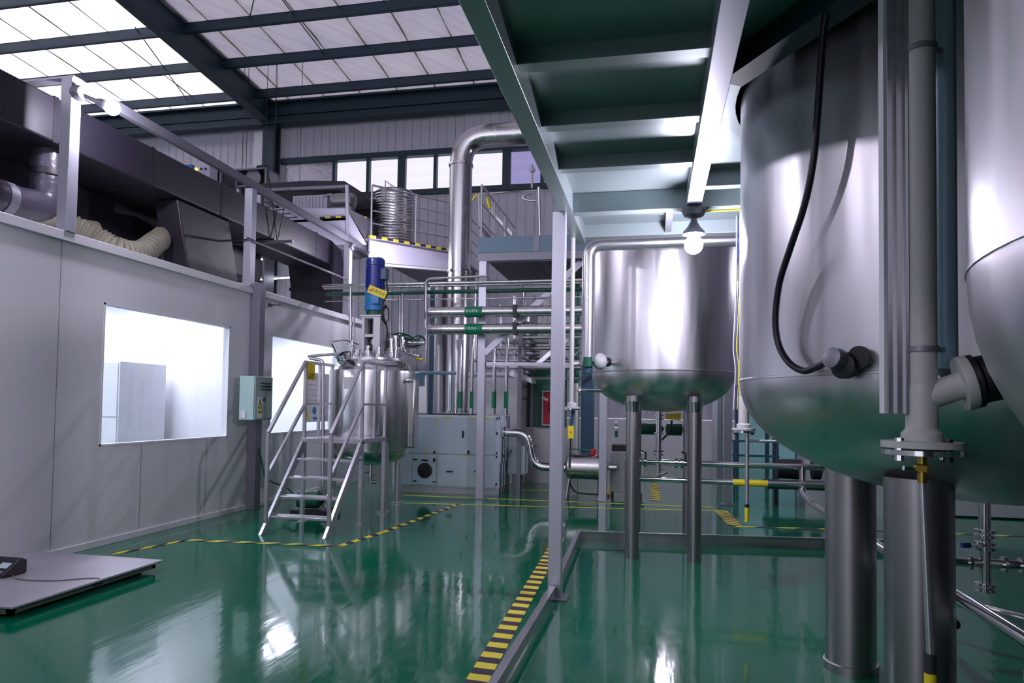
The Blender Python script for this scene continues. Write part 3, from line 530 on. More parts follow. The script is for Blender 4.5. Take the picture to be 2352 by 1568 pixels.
hs = lambda px, py, wx, wz: (lambda c: MB().box((c.x-wx, AY0-.03, c.z-wz), (c.x+wx, AY0, c.z+wz)))(PY(px, py, AY0))
for (px, py, wx, wz) in ((1064, 997, .014, .06), (976, 1056, .06, .012), (1033, 1082, .06, .010), (954, 1054, .035, .012), (998, 1056, .02, .03), (953, 1104, .03, .01), (998, 1106, .03, .01), (998, 1038, .015, .02), (1076, 1038, .015, .03), (1092, 1082, .02, .012)): hs(px, py, wx, wz).build('handle', 'black', t)
for (px, py) in ((977, 1037), (977, 1045), (1065, 1046), (1001, 964), (1029, 959), (1087, 960), (1121, 960)):
    c = PY(px, py, AY0); MB().box((c.x-.05, AY0-.004, c.z-.012), (c.x+.05, AY0-.001, c.z+.012)).build('sticker', 'yellow', t)
for z in (.2, .68, .75, 1.1, 1.36): box((AXR-.01, AY0-.012, z-.02), (AXR+.012, AY0+.02, z+.02)).build('corner_latch', 'black', t)
box((AXR, AY0+.25, .55), (AXR+.02, AY0+.8, 1.3)).build('side_panel', 'ahu', t, .004)
for k in range(2): MB().tube([(AXR+.02, AY0+.35, .66), (AXR+.1, AY0+.8, .75)], .02, 8).build('side_conduit', 'lightgrey', t)
t = thing('junction_cabinet', 'small grey electrical cabinet beside the air handler', 'cabinet', (-2.55, 12.9, 0)); box((-2.67, 12.6, .3), (-2.35, 12.95, .83)).build('enclosure', 'ahu', t, .006); box((-2.66, 12.585, .32), (-2.36, 12.6, .81)).build('door', 'ahu', t, .004); box((-2.6, 12.7, 0), (-2.42, 12.85, .3)).build('leg', 'galv', t)
t = thing('fan_casing', 'tall white fan section behind the air handler', 'air handler', (-3.9, 15, 0)); box((-5.3, 13.6, 0), (-2.62, 16.4, 2.2)).build('cabinet', 'white', t, .01); box((-5.33, 13.57, 2.2), (-2.58, 16.45, 2.27)).build('top_rim', 'white', t); box((-2.62, 13.7, .1), (-2.60, 14.9, 2.1)).build('side_panel', 'lightgrey', t); box((-2.62, 15.0, .1), (-2.60, 16.3, 2.1)).build('side_panel', 'lightgrey', t)
tag(MB().tube([PY(940, 950, 11.9), PY(1010, 951, 11.9), PY(1100, 952, 11.9)], .012, 8).build('black_cable', 'black'), 'black cable lying along the top edge of the air handler', 'cable')
# exhaust stack
EY = 12.45; ex = PY(1055, 600, EY).x
t = thing('exhaust_duct', 'large shiny round steel duct rising from the air handler and bending right', 'duct', (ex, EY, 1.4))
MB().tube([(ex, EY, 1.42), (ex, EY, 6.72), (3.0, EY+.2, 6.74)], .215, 28, bend=.55, seg=8).build('duct_pipe', 'steel', t)
for z in (1.44, 4.1, 6.15): MB().cyl((ex, EY, z), (ex, EY, z+.04), .235, 28).build('clamp_ring', 'polished', t)
box((ex-.3, EY-.3, 1.40), (ex+.3, EY+.3, 1.44)).build('base_flange', 'tube', t)
pv = PY(1020, 900, 12.0)
tag(MB().tube([PY(1004, 660, 12.6), PY(1004, 960, 12.6)], .20, 24).build('steel_duct', 'tanksteel_dull_shaded'), 'short wide dull steel duct left of the exhaust duct', 'duct')
# ================================================================ PIPES (chilled water etc.)
def hpipe(pa, pb, y, r, m, label, name='pipe_run', grp=None, ext=0):
    a = PY(*pa, y); b = PY(*pb, y); b.x += ext; z = (a.z+b.z)/2; a.z = b.z = z
    return tag(MB().cyl(a, b, r, 16).build(name, m), label, 'pipe', grp), a, b
for (py, lab) in ((717, 'upper'), (757, 'lower')):
    o, a, b = hpipe((985, py), (1340, py-4), 11.0, .088, 'steel', '%s of the two thick clad water pipes crossing behind the front post' % lab, 'clad_water_pipe', 'thick clad water pipes', .6)
    for sx, k in ((a.x+.02, 0),): MB().cyl((sx, 11.0, a.z), (sx+.05, 11.0, a.z), .1, 16).build('end_collar', 'polished', o)
    l0 = PY(1070, py, 11.0).x; s_ = thing('pipe_label', '%s green pipe marker with white characters' % lab, 'label', (l0, 10.9, a.z), 'green pipe markers')
    MB().cyl((l0, 11.0, a.z), (l0+.3, 11.0, a.z), .091, 20).build('band', 'green', s_)
    text('冷冻水回水' if lab == 'upper' else '← 冷冻水', (l0+.1, 10.9, a.z), (1, 0, 0), (0, 0, 1), .055, 'textwhite', 'lettering', s_)
    tag(MB().box((b.x-1.75, 10.9, a.z-.1), (b.x-1.68, 11.1, a.z+.1)).build('pipe_coupling', 'black'), 'black coupling on the %s clad water pipe' % lab, 'coupling', 'black pipe couplings')
for (ya, yb, yy, r, mm, lab) in ((662, 640, 11.2, .028, 'steel', 'high thin steel pipe crossing above the green pipe'), (668, 646, 11.25, .022, 'steel', 'second thin steel pipe directly beneath the highest'), (682, 660, 11.35, .035, 'dkgreen', 'dark green pipe crossing behind the blue motor'), (695, 680, 11.3, .012, 'steel', 'wire thin steel pipe below the dark green pipe')):
    a = PY(600, ya+4, yy); b = PY(1340, yb-10, yy); z = PY(980, (ya+yb)/2, yy).z; tag(MB().cyl((-5.9+.1, yy, z), (.0, yy, z), r, 12).build('pipe_run', mm), lab, 'pipe', 'thin pipes crossing over the aisle')
tag(MB().tube([PY(1120, 634, 11.15), PY(985, 640, 11.15), PY(978, 650, 11.15), PY(976, 835, 11.15)], .022, 10, bend=.1).build('bent_pipe', 'polished'), 'thin polished pipe bending down left of the clad water pipes', 'pipe')
for (px, y1_, y2_, yy, r, lab) in ((805, 660, 815, 10.4, .026, 'vertical polished pipe left of the reactor motor'), (813, 690, 820, 10.5, .016, 'thinner vertical pipe left of the reactor motor'), (918, 680, 770, 10.6, .02, 'vertical pipe above the green handwheel, left'), (924, 675, 775, 10.6, .026, 'vertical pipe above the green handwheel, right'), (897, 735, 820, 10.6, .014, 'thin vertical pipe right of the white motor stand')):
    tag(MB().cyl(PY(px, y1_, yy), PY(px, y2_, yy), r, 12).build('riser_pipe', 'polished'), lab, 'pipe', 'thin riser pipes around the reactor')
# valve cluster w/ green handwheel
hc = PY(925, 773, 10.4); t = thing('handwheel_valve', 'steam valve cluster with dark green handwheels right of the reactor', 'valve', hc)
def wheel(c, r, ax, m, par, name='handwheel', n=20, th=.014):
    ax = Vector(ax).normalized(); u = ax.orthogonal().normalized(); v = ax.cross(u); c = Vector(c)
    P = [c+(u*math.cos(a*6.2832/n)+v*math.sin(a*6.2832/n))*r for a in range(n+1)]; mb = MB().tube(P, th, 8)
    for k in range(4): a = k*math.pi/2; mb.tube([c, c+(u*math.cos(a)+v*math.sin(a))*r], th*.7, 6)
    mb.lathe([(.02, -.02), (.025, 0), (.02, .03)], c, 10, ax); return mb.build(name, m, par)
wheel(hc, .15, (.1, .3, 1), 'dkgreen', t); wheel(hc+Vector((.24, .05, -.06)), .11, (-.3, .6, .8), 'dkgreen', t)
MB().tube([hc, hc+Vector((0, 0, -.16)), hc+Vector((.08, 0, -.28)), hc+Vector((.3, 0, -.32))], .04, 12, bend=.05).build('valve_body', 'polished', t)
MB().tube([hc+Vector((.1, 0, -.1)), hc+Vector((.38, 0, -.1))], .035, 12).build('branch_pipe', 'polished', t); MB().cyl(hc+Vector((.24, -.02, -.35)), hc+Vector((.35, -.02, -.37)), .022, 8).build('lever', 'yellow', t)
for k in range(4): MB().lathe([(.055, 0), (.055, .02)], hc+Vector((.02+.07*k, 0, -.2-.035*k)), 12, (1, 0, -.4)).build('flange', 'polished', t)
tag(MB().tube([(-4.02, 11.2, 2.1), (-3.9, 11.2, 2.13), (-3.3, 11.2, 2.13)], .03, 8).box((-4.6, 11.1, 1.9), (-3.85, 11.2, 2.1)).build('wall_bracket', 'plasticblue'), 'pale blue support frame above the fan section', 'bracket')
tag(MB().box((-4.02, 11.9, 1.40), (-3.95, 11.98, 3.75)).build('blue_stanchion', 'tealblue'), 'slim dark blue stanchion left of the exhaust duct', 'post')
# vertical risers with green markers
for k, (px, wd, lab) in enumerate(((1057, .035, 'first'), (1083, .03, 'second'), (1134, .035, 'third'), (1162, .035, 'fourth'))):
    yy = 12.1 if k < 2 else 12.0; a = PY(px, 952, yy); b = PY(px+2, 778, yy); b.x = a.x
    t = thing('riser_pipe', 'steel riser with a green marker above the air handler, %s from the left' % lab, 'pipe', a, 'risers with green markers'); MB().cyl(a, (a.x, yy, b.z), wd, 12).build('pipe', 'polished', t)
    z0, z1 = PY(px, 937, yy).z, PY(px, 899, yy).z; MB().cyl((a.x, yy, z0), (a.x, yy, z1), wd+.006, 14).build('marker_band', 'green', t)
    MB().lathe([(wd, 0), (.06, .0), (.06, .015), (wd, .02)], a, 14).build('flange', 'polished', t)
# U pipe
tag(MB().tube([(AXR+.02, 12.2, 1.10), (-2.22, 12.2, 1.10), (-2.10, 12.2, .50), (-1.2, 12.2, .50)], .075, 18, bend=.22).lathe([(.075, 0), (.12, 0), (.12, .03), (.075, .03)], (AXR+.03, 12.2, 1.10), 18, (1, 0, 0)).lathe([(.075, 0), (.10, 0), (.10, .02), (.075, .02)], (-2.12, 12.2, .86), 18).build('return_pipe', 'polished'), 'polished pipe bending down from the air handler side', 'pipe')
# tangle of pipes between posts (background)
bg = [((1120, 843), (1335, 838), 13.2, .045, 'tube', 'level pipe behind the front post at mid height'), ((1125, 800), (1330, 790), 13.4, .04, 'steel', 'pipe behind the lower clad water pipe'), ((1060, 828), (1330, 822), 13.5, .03, 'tube', 'thin level pipe above the fan section'), ((1200, 868), (1340, 866), 13.4, .03, 'lightgrey', 'pale level pipe above the red notice'), ((1130, 785), (1260, 780), 13.8, .05, 'pvc', 'grey level pipe under the clad pipes'), ((1130, 812), (1240, 808), 14.0, .06, 'tube', 'thick level pipe behind the diagonal brace'), ((1200, 775), (1345, 770), 12.6, .035, 'tube', 'level pipe passing behind the front post')]
for pa, pb, y, r, mm, lab in bg: a = PY(*pa, y); b = PY(*pb, y); b.z = a.z; tag(MB().cyl(a, b, r, 10).build('pipe_run', mm), lab, 'pipe', 'background level pipes')
for px, a_, b_, y, r, mm, lab in ((1150, 700, 860, 13.6, .03, 'polished', 'left of the diagonal brace'), (1182, 680, 960, 13.9, .03, 'tube', 'crossing the diagonal brace'), (1225, 700, 1000, 14.2, .09, 'galv', 'thick, under the dark deck'), (1205, 670, 790, 13.9, .03, 'polished', 'short, below the dark deck'), (1255, 660, 890, 15, .05, 'pvc', 'grey, above the red notice'), (1328, 560, 1060, 14, .05, 'dkgreen', 'green, right of the front post'), (1322, 880, 1050, 12.4, .05, 'pvc', 'pale, above the steel water cylinder')):
    p = PY(px, a_, y); q = PY(px, b_, y); q.x = p.x; q.z = 2.27 if (px < 1200 or px == 1205) else 0; tag(MB().cyl(p, q, r, 10).build('riser_pipe', mm), 'background riser pipe, '+lab, 'pipe', 'background risers')
t = thing('pipe_rack', 'steel rack carrying the background pipes behind the diagonal brace', 'rack', (-1.7, 13.4, 0))
for x in (-2.45, -.95):
    for y in (12.55, 14.05): box((x-.035, y-.035, 2.27 if (x < -2 and y > 13.5) else 0), (x+.035, y+.035, 3.9)).build('post', 'galv', t)
    for z in (2.32, 2.52, 2.75, 2.95, 3.3): box((x-.03, 12.58, z-.03), (x+.03, 14.02, z+.0)).build('bracket', 'galv', t)
t = thing('silencer_pot', 'small steel pot hanging behind the clad water pipes', 'pot', PY(1200, 715, 13)); c = PY(1203, 740, 13); MB().lathe([(.02, .32), (.14, .30), (.15, .0), (.12, -.04), (.14, -.25), (.05, -.4)], c, 18).build('body', 'tube', t); MB().cyl(c+Vector((0, 0, .3)), c+Vector((0, 0, .5)), .02, 8).build('stem', 'polished', t)
tag(MB().prism([PY(1175, 850, 12.9), PY(1220, 868, 12.9), PY(1222, 880, 12.9), PY(1170, 862, 12.9)], (0, .5, 0)).build('louvre_flap', 'tube'), 'slanting metal flap above the fan section', 'flap')
# ================================================================ FAR FRAME + PLATFORMS
PF = [(-2.88, 11.35, 4.12, 'pale steel post in front of the air handler'), (-.82, 11.62, 4.12, 'slim steel post beside the small water cylinder'), (1.22, 11.9, 4.12, 'steel post behind the right leg of the middle tank')]
for x, y, z, lab in PF:
    t = thing('platform_post', lab, 'post', (x, y, 0), 'far platform posts'); upright(x, y, .01, z, .13).build('shaft', 'post', t, .004); box((x-.12, y-.12, 0), (x+.12, y+.12, .012)).build('base_plate', 'galv', t)
t = thing('far_platform', 'blue grey edged platform above the clad water pipes', 'platform', (0, 12.6, 4.1))
box((-2.97, 11.28, 4.20), (2.8, 11.34, 4.47)).build('fascia', 'slate', t, .004); box((-2.97, 11.28, 4.06), (2.8, 11.42, 4.20)).build('edge_beam', 'galv', t, .004); box((-2.0, 11.265, 4.20), (-1.9, 11.28, 4.47)).build('cover_strip', 'galv', t); box((-2.97, 11.42, 4.20), (2.8, 14.5, 4.24)).build('deck', 'duct', t)
for x in (-1.9, -.8, .3, 1.4): box((x-.04, 11.42, 4.08), (x+.04, 14.5, 4.2)).build('joist', 'duct', t)
tag(MB().bar(PY(1113, 812, 11.3), PY(1345, 592, 11.5), .10, .10).build('diagonal_brace', 'post'), 'diagonal steel brace rising to the far platform', 'brace')
tag(MB().bar(PY(1232, 838, 11.45), PY(1345, 742, 11.5), .07, .07).build('diagonal_brace', 'tube'), 'short diagonal brace low behind the front post', 'brace')
tag(MB().bar((-2.8, 11.35, 2.30), (-.85, 11.5, 2.30), .06, .06).build('cross_beam', 'post'), 'level steel bar between the far platform posts', 'beam')
tag(MB().bar((-.8, 11.62, 2.10), (1.2, 11.9, 2.10), .05, .05).build('cross_beam', 'tube'), 'level steel bar behind the middle tank nozzle', 'beam')
# railings on far platform
def railing(name, label, pts, z0, h, n_mid=2, posts=None, m='tube', r=.022):
    t = thing(name, label, 'railing', (pts[0][0], pts[0][1], z0), 'platform railings'); P = [Vector((p[0], p[1], 0)) for p in pts]
    for k in range(n_mid+1): z = z0+h*(k+1)/(n_mid+1); MB().tube([(p.x, p.y, z) for p in P], r if k == n_mid else r*.7, 8).build('rail', m, t)
    for a, b in zip(P[:-1], P[1:]):
        n = max(1, round((b-a).length/1.0))
        for i in range(n+1):
            q = a.lerp(b, i/n); MB().cyl((q.x, q.y, z0), (q.x, q.y, z0+h), r, 8).build('baluster', m, t)
    return t
railing('guard_railing', 'steel railing on the blue edged far platform', [(-2.95, 11.4), (-2.95, 14.3)], 4.47, .95)
railing('guard_railing', 'steel railing along the front of the blue edged far platform', [(-1.4, 13.2), (2.6, 13.2)], 4.47, .95)
t = thing('white_tank_lid', 'white box with a red top edge on the far platform', 'box', (-1.6, 13.9, 4.5)); box((-2.3, 13.8, 4.24), (-.6, 14.6, 4.95)).build('box', 'white', t); box((-2.32, 13.78, 4.95), (-.58, 14.62, 4.99)).build('red_rim', 'textred', t)
# steep stair/ladder up behind
t = thing('upper_ladder', 'steep steel stair with yellow tipped rails behind the exhaust duct', 'stair', (-3.2, 13.5, 4.5))
for dy in (0, .6):
    a = PY(1095, 450, 13.4+dy); b = PY(1178, 540, 13.4+dy); MB().bar(a, b, .04, .05).build('stringer', 'tube', t); a2 = PY(1102, 520, 13.4+dy); b2 = PY(1136, 560, 13.4+dy); MB().bar(a2, b2, .05, .08).build('stringer', 'polished', t)
for px, pa, pb in ((1100, 445, 590), (1130, 475, 560), (1157, 510, 560), (1178, 530, 555)): MB().cyl(PY(px, pa, 13.4), PY(px, pb, 13.4), .025, 8).build('baluster', 'polished', t)
MB().cyl(PY(1086, 460, 13.4), PY(1096, 445, 13.4), .03, 8).build('yellow_sleeve', 'yellow', t); MB().cyl(PY(1120, 455, 13.4), PY(1126, 478, 13.4), .035, 8).build('yellow_sleeve', 'yellow', t)
tag(MB().tube([PY(1100, 447, 14), PY(1245, 437, 14)], .025, 8).build('top_rail', 'polished'), 'shiny top rail above the steep stair', 'rail')
t = thing('pipe_standard', 'upright steel pipe with ring brackets near the mezzanine edge', 'pipe', PY(1235, 440, 12.2)); MB().cyl(PY(1237, 430, 12.2), PY(1240, 548, 12.2), .03, 10).build('pipe', 'polished', t)
c = PY(1225, 452, 12.2); MB().tube([c+Vector((.2*math.cos(a/8*3.3+1.6), 0, .07*math.sin(a/8*3.3+1.6))) for a in range(9)], .02, 8).build('ring_bracket', 'tube', t)
t = thing('gauge_pipe', 'small curved gauge pipe beside the window strip', 'pipe', PY(1218, 385, 12.2)); MB().tube([PY(1222, 432, 12.2), PY(1222, 378, 12.2)], .02, 8).build('pipe', 'tube', t); MB().ball(PY(1222, 390, 12.2), .06).build('gauge', 'lightgrey', t)
# left far platforms
A = Vector((-5.71, 13.0, 0)); B = Vector((-4.35, 14.55, 0)); zP = 4.99
t = t_hp = thing('hazard_platform', 'white edged platform with yellow and black striped border behind the bulb', 'platform', (-6, 14.5, 4.5))
MB().prism([(A.x, A.y, zP-.5), (B.x, B.y, zP-.38), (B.x, B.y, zP), (A.x, A.y, zP)], (-.05, .05, 0)).build('fascia', 'sheet', t)
MB().prism([(A.x, A.y, zP-.06), (B.x, B.y, zP-.06), (B.x, 18.5, zP-.06), (-6.3, 18.5, zP-.06), (-6.3, 13.05, zP-.06)], (0, 0, .05)).build('deck', 'galv', t)
m = MB(); D = (B-A); L = D.length; D.normalize(); k = 0; s = 0
while s < L: e = min(s+.13, L); m.cur = k % 2; a = A+D*s; b = A+D*e; m.prism([(a.x+.01, a.y-.01, zP), (b.x+.01, b.y-.01, zP), (b.x-.06, b.y+.05, zP), (a.x-.06, a.y+.05, zP)], (0, 0, .05)); s = e; k += 1
m.build('striped_edge', ['tapeyellow', 'tapeblack'], t); MB().bar((A.x, A.y, zP-.55), (B.x, B.y, zP-.42), .1, .05).build('bottom_flange', 'white', t)
railing('guard_railing', 'curving steel railing around the ribbed upper tank', [(-5.71, 13.05), (-4.35, 14.6), (-4.35, 17.0)], zP+.05, 1.05, 3)
MB().cyl((-4.4, 16.6, 0), (-4.4, 16.6, 4.93), .07, 12).build('platform_leg', 'tube', t_hp)
cc = PY(905, 540, 14.9); t = thing('ribbed_tank', 'ribbed shiny upright water tank on the striped platform', 'tank', (cc.x, 14.9, zP)); Rt = .50
pr = [(.02, zP+.02), (Rt, zP+.02)]; ztop = PY(905, 448, 14.9).z
zz = zP+.04
while zz < ztop-.04: pr += [(Rt, zz), (Rt-.010, zz+.02), (Rt, zz+.04)]; zz += .065
pr += [(Rt, ztop), (Rt-.1, ztop+.07), (.12, ztop+.12), (.02, ztop+.14)]
MB().lathe(pr, (cc.x, 14.9, 0), 40).build('tank_body', 'steel', t)
for a in range(4): MB().cyl((cc.x+.42*math.cos(a*1.57+.7), 14.9+.42*math.sin(a*1.57+.7), zP), (cc.x+.42*math.cos(a*1.57+.7), 14.9+.42*math.sin(a*1.57+.7), zP+.06), .03, 8).build('foot', 'tube', t)
tag(MB().tube([PY(885, 460, 13.3), PY(885, 415, 13.3), PY(905, 430, 13.3)], .02, 8).build('vent_pipe', 'tube'), 'thin bent vent pipe in front of the ribbed tank', 'pipe')
# upper-left plant platform
zQ = 5.42; t = thing('plant_platform', 'white clad plant platform with cooling machine above the black duct', 'platform', (-7.8, 13.9, 4.7))
xr = PY(795, 475, 13.0).x; xl = PY(560, 480, 13.0).x-1.5
box((xl, 13.0, zQ-.05), (xr, 16.5, zQ)).build('deck', 'galv', t)
q = [PY(560, 478, 13.0), PY(795, 478, 13.0), PY(842, 562, 13.0), PY(700, 562, 13.0), PY(560, 500, 13.0)]; MB().prism(q, (0, .03, 0)).build('front_sheet', 'sheet', t)
q = [PY(797, 478, 13.0), PY(848, 502, 13.6), PY(850, 560, 13.6), PY(842, 555, 13.0)]; MB().prism(q, (0, .03, 0)).build('side_sheet', 'foil', t)
m = MB(); k = 0; x = PY(700, 478, 13.0).x
while x < xr: m.cur = k % 2; m.box((x, 12.97, zQ), (min(x+.12, xr), 13.02, zQ+.035)); x += .12; k += 1
a = Vector((xr, 13.0, zQ+.01)); b = PY(848, 500, 13.6); L = (b-a).length
for k in range(8): m.cur = k % 2; m.bar(a.lerp(b, k/8), a.lerp(b, (k+1)/8), .04, .04)
m.build('striped_edge', ['tapeyellow', 'tapeblack'], t)
box((PY(600, 500, 13.1).x, 13.05, zQ-.42), (PY(745, 500, 13.1).x, 15, zQ-.05)).build('underside_panel', 'sheet', t)
t = thing('chiller_unit', 'pale cooling machine with ribbed side on the plant platform', 'machine', PY(715, 476, 13.8)); c0 = PY(672, 476, 13.8); c1 = PY(752, 446, 13.8)
box((c0.x, 13.8, zQ), (c1.x, 15.2, c1.z)).build('casing', 'sheet', t, .01); m = MB()
for k in range(9): x = c0.x+.05+k*(c1.x-c0.x-.1)/9; m.box((x, 13.78, zQ+.05), (x+.03, 13.8, c1.z-.04))
m.build('ribs', 'lightgrey', t); MB().tube([(c1.x-.1, 13.8, c1.z-.05), (c1.x+.12, 13.8, c1.z), (c1.x+.15, 13.8, zQ+.05)], .03, 8, bend=.08).build('pipe', 'tube', t)
t = thing('compressor_drum', 'dull steel drum beside the pale cooling machine', 'machine', PY(775, 470, 13.6)); c = PY(778, 465, 13.6); MB().lathe([(.02, 0), (.16, .02), (.18, .1), (.18, .5), (.1, .55), (.02, .56)], (c.x-.2, 13.7, c.z+.05), 20, (1, 0, 0)).build('drum', 'tanksteel_dull_shaded', t); box((c.x-.15, 13.6, zQ), (c.x+.3, 13.8, c.z-.08)).build('base', 'galv', t)
pts = [PY(590, 435, 14.2), PY(700, 428, 14.2), PY(790, 425, 14.2), PY(825, 445, 14.2), PY(838, 480, 14.2)]
t = thing('black_air_duct', 'black rubber clad duct curving over the plant platform', 'duct', pts[2], 'black insulated ducts'); MB().prism([pts[0]+Vector((0, 0, .14)), pts[1]+Vector((0, 0, .14)), pts[2]+Vector((0, 0, .10)), pts[3]+Vector((.03, 0, .06)), pts[4]+Vector((.06, 0, 0)), pts[4]+Vector((-.25, 0, -.05)), pts[3]+Vector((-.22, 0, -.12)), pts[2]+Vector((-.1, 0, -.12)), pts[1]+Vector((0, 0, -.1)), pts[0]+Vector((0, 0, -.1))], (0, .9, 0)).build('duct_body', 'duct', t, .02)
tag(MB().bar(PY(600, 437, 13.05), PY(797, 428, 13.05), .05, .06).build('platform_top_rail', 'galv'), 'level steel rail in front of the black rubber duct', 'rail')
tag(MB().bar(PY(797, 425, 13.0), PY(800, 545, 13.0), .06, .06).build('platform_corner_post', 'post'), 'thin corner post of the plant platform', 'post')
# condenser fans + panel + extra
t = thing('condenser_unit', 'outdoor style cooling unit with large axial fan near the far column', 'machine', PY(580, 420, 16.5)); p = PY(540, 430, 16.5); q = PY(612, 383, 16.5)
MB().box((p.x, 16.5, p.z), (q.x, 17.2, p.z+.05)).box((p.x, 16.5, q.z-.05), (q.x, 17.2, q.z)).box((p.x, 16.5, p.z), (p.x+.05, 17.2, q.z)).box((q.x-.05, 16.5, p.z), (q.x, 17.2, q.z)).build('frame', 'galv', t); box((p.x, 17.1, p.z), (q.x, 17.15, q.z)).build('coil', 'black', t)
c = (p+q)/2; fr_ = (q.z-p.z)/2*.85; MB().lathe([(fr_, 0), (fr_+.02, 0), (fr_+.02, .2), (fr_, .2)], (c.x, 16.6, c.z), 24, (0, 1, 0)).build('fan_ring', 'galv', t); m = MB()
for k in range(5): a = k*1.2566; m.add([(c.x, 16.7, c.z), (c.x+fr_*math.cos(a), 16.66, c.z+fr_*math.sin(a)), (c.x+fr_*math.cos(a+.7), 16.76, c.z+fr_*math.sin(a+.7))], [(0, 1, 2)])
m.build('fan_blades', 'lightgrey', t)
for xx in (p.x+.05, q.x-.1): box((xx, 16.6, 3.3), (xx+.06, 17.1, p.z)).build('stand_leg', 'galv', t)
MB().bar(PY(590, 383, 16.3), PY(618, 378, 16.3), .05, .05).bar(PY(616, 378, 16.3), PY(614, 430, 16.3), .05, .05).build('guard_frame', 'beam', t)
o2 = copy_tree(t, (-1.15, -.3, -.05)); o2['label'] = 'second axial fan cooling unit left of the larger one'; o2['group'] = 'axial fan cooling units'; t['group'] = 'axial fan cooling units'
t = thing('electric_panel', 'white switch panel with one lit yellow lamp above the black duct', 'panel', PY(460, 385, 14)); p = PY(438, 400, 14); q = PY(482, 372, 14); box((p.x, 14, p.z-.2), (q.x, 14.3, q.z)).build('enclosure', 'sheet', t); box((p.x+.1, 14.05, 3.3), (q.x-.1, 14.25, p.z-.2)).build('pedestal', 'galv', t)
c = PY(452, 389, 14); MB().lathe([(.035, 0), (.035, .03)], (c.x, 13.97, c.z), 12, (0, 1, 0)).build('lit_lamp', 'indicator', t)
for px in (463, 473): c = PY(px, 388, 14); MB().lathe([(.025, 0), (.025, .03)], (c.x, 13.97, c.z), 12, (0, 1, 0)).build('knob', 'black', t)
t = thing('notice_board', 'small white notice with red marks above the black duct', 'sign', PY(428, 373, 13.5)); p = PY(421, 378, 13.5); q = PY(436, 368, 13.5); box((p.x, 13.5, p.z), (q.x, 13.52, q.z)).build('plate', 'white', t); text('安全', ((p.x+q.x)/2, 13.497, (p.z+q.z)/2), (1, 0, 0), (0, 0, 1), .07, 'textred', 'lettering', t)
box((p.x-.02, 13.5, p.z-.15), (q.x+.05, 13.6, p.z)).build('blue_base', 'ltblue', t); box((p.x+.02, 13.52, 3.3), (p.x+.06, 13.56, p.z-.15)).build('pole', 'galv', t)
t = thing('cable_ladder', 'black cable ladder rungs below the long steel rail', 'cable tray', PY(640, 480, 12.6)); a = PY(605, 465, 12.6); b = PY(660, 500, 12.6)
for d in (0, .22): MB().bar(a+Vector((d, 0, 0)), b+Vector((d, 0, 0)), .02, .03).build('side_bar', 'galv', t)
for k in range(5): p = a.lerp(b, k/4); MB().bar(p, p+Vector((.22, 0, 0)), .02, .02).build('rung', 'black', t)
# far glimpses between the ducts: glowing bars added for bright louvres and reflections
for k, (px, py, x2, y2, yy, mm, lab) in enumerate(((535, 570, 640, 562, 17.5, 'white', 'added glowing bar for the bright glimpse under the long duct, topmost'), (545, 596, 640, 590, 17.5, 'white', 'added glowing bar for the bright glimpse under the long duct, second'), (585, 640, 700, 632, 17.5, 'white', 'added glowing bar for the bright glimpse under the long duct, lowest'))):
    a = PY(px, py, yy); b = PY(x2, y2, yy); t = thing('glow_strip', lab, 'light', a, 'added glowing bars under the duct'); MB().bar(a, b, .12, .06).build('housing', 'white', t); MB().bar(a-Vector((0, 0, .035)), b-Vector((0, 0, .035)), .08, .02).build('tube', 'lit_panel', t)
    for f_ in (.15, .85): h_ = a.lerp(b, f_); MB().cyl(h_, (h_.x, h_.y, rz(h_.y)), .008, 6).build('hanger', 'black', t)
tag(box((-11.6, 15.0, 3.3), (-10.8, 15.8, 4.35)).build('white_cabinet', 'white', bevel=.02), 'white cabinet glimpsed behind the middle partition post', 'cabinet')
tag(box((-10.5, 15.0, 3.3), (-9.9, 15.6, 4.4)).build('blue_drum_machine', 'tealblue', bevel=.05), 'dark blue machine glimpsed below the long duct', 'machine')
tag(box((-13, 13.45, 3.1), (-6.2, 17.5, 3.3)).build('upper_floor_slab', 'galv'), 'upper floor slab beyond the clean room roof', 'slab')
# ================================================================ MEZZANINE OVER RIGHT SIDE
T1 = W(2.56, 3.63); R1 = 1.28; T2 = W(2.115, 1.19); R2 = 1.10
import bmesh
bm = bmesh.new()
def loop(pts):
    vs = [bm.verts.new(p) for p in pts]; return [bm.edges.new((vs[i], vs[(i+1) % len(vs)])) for i in range(len(vs))]
E_ = loop([(-.80, -4, 0), (8.5, -4, 0), (8.5, 6.85, 0), (-.80, 6.85, 0)])
for (c, r) in ((T1, R1+.06), (T2, R2+.06)): E_ += loop([(c[0]+r*math.cos(a*math.pi/28), c[1]+r*math.sin(a*math.pi/28), 0) for a in range(56)])
bmesh.ops.triangle_fill(bm, use_beauty=True, use_dissolve=False, edges=E_)
g = bmesh.ops.extrude_face_region(bm, geom=bm.faces[:]); bmesh.ops.translate(bm, verts=[v for v in g['geom'] if isinstance(v, bmesh.types.BMVert)], vec=(0, 0, .012)); bmesh.ops.recalc_face_normals(bm, faces=bm.faces[:])
mz = thing('mezzanine', 'steel mezzanine deck with beams over the right hand tanks', 'mezzanine', (0, 3, 3.24))
me = bpy.data.meshes.new('deck_plate'); bm.to_mesh(me); bm.free(); me.materials.append(M['mezz']); dk = bpy.data.objects.new('deck_plate', me); COL.objects.link(dk); dk.parent = mz; dk.location = (0, -3, 3.405-3.24)
box((-.79, -4, 3.24), (-.68, 6.85, 3.46)).build('edge_beam', 'mezz', mz, .003)
box((.255, -4, 3.24), (.37, 5.72, 3.40)).build('main_beam', 'post', mz, .003); box((3.2, -4, 3.24), (3.32, 6.7, 3.40)).build('main_beam', 'post', mz, .003)
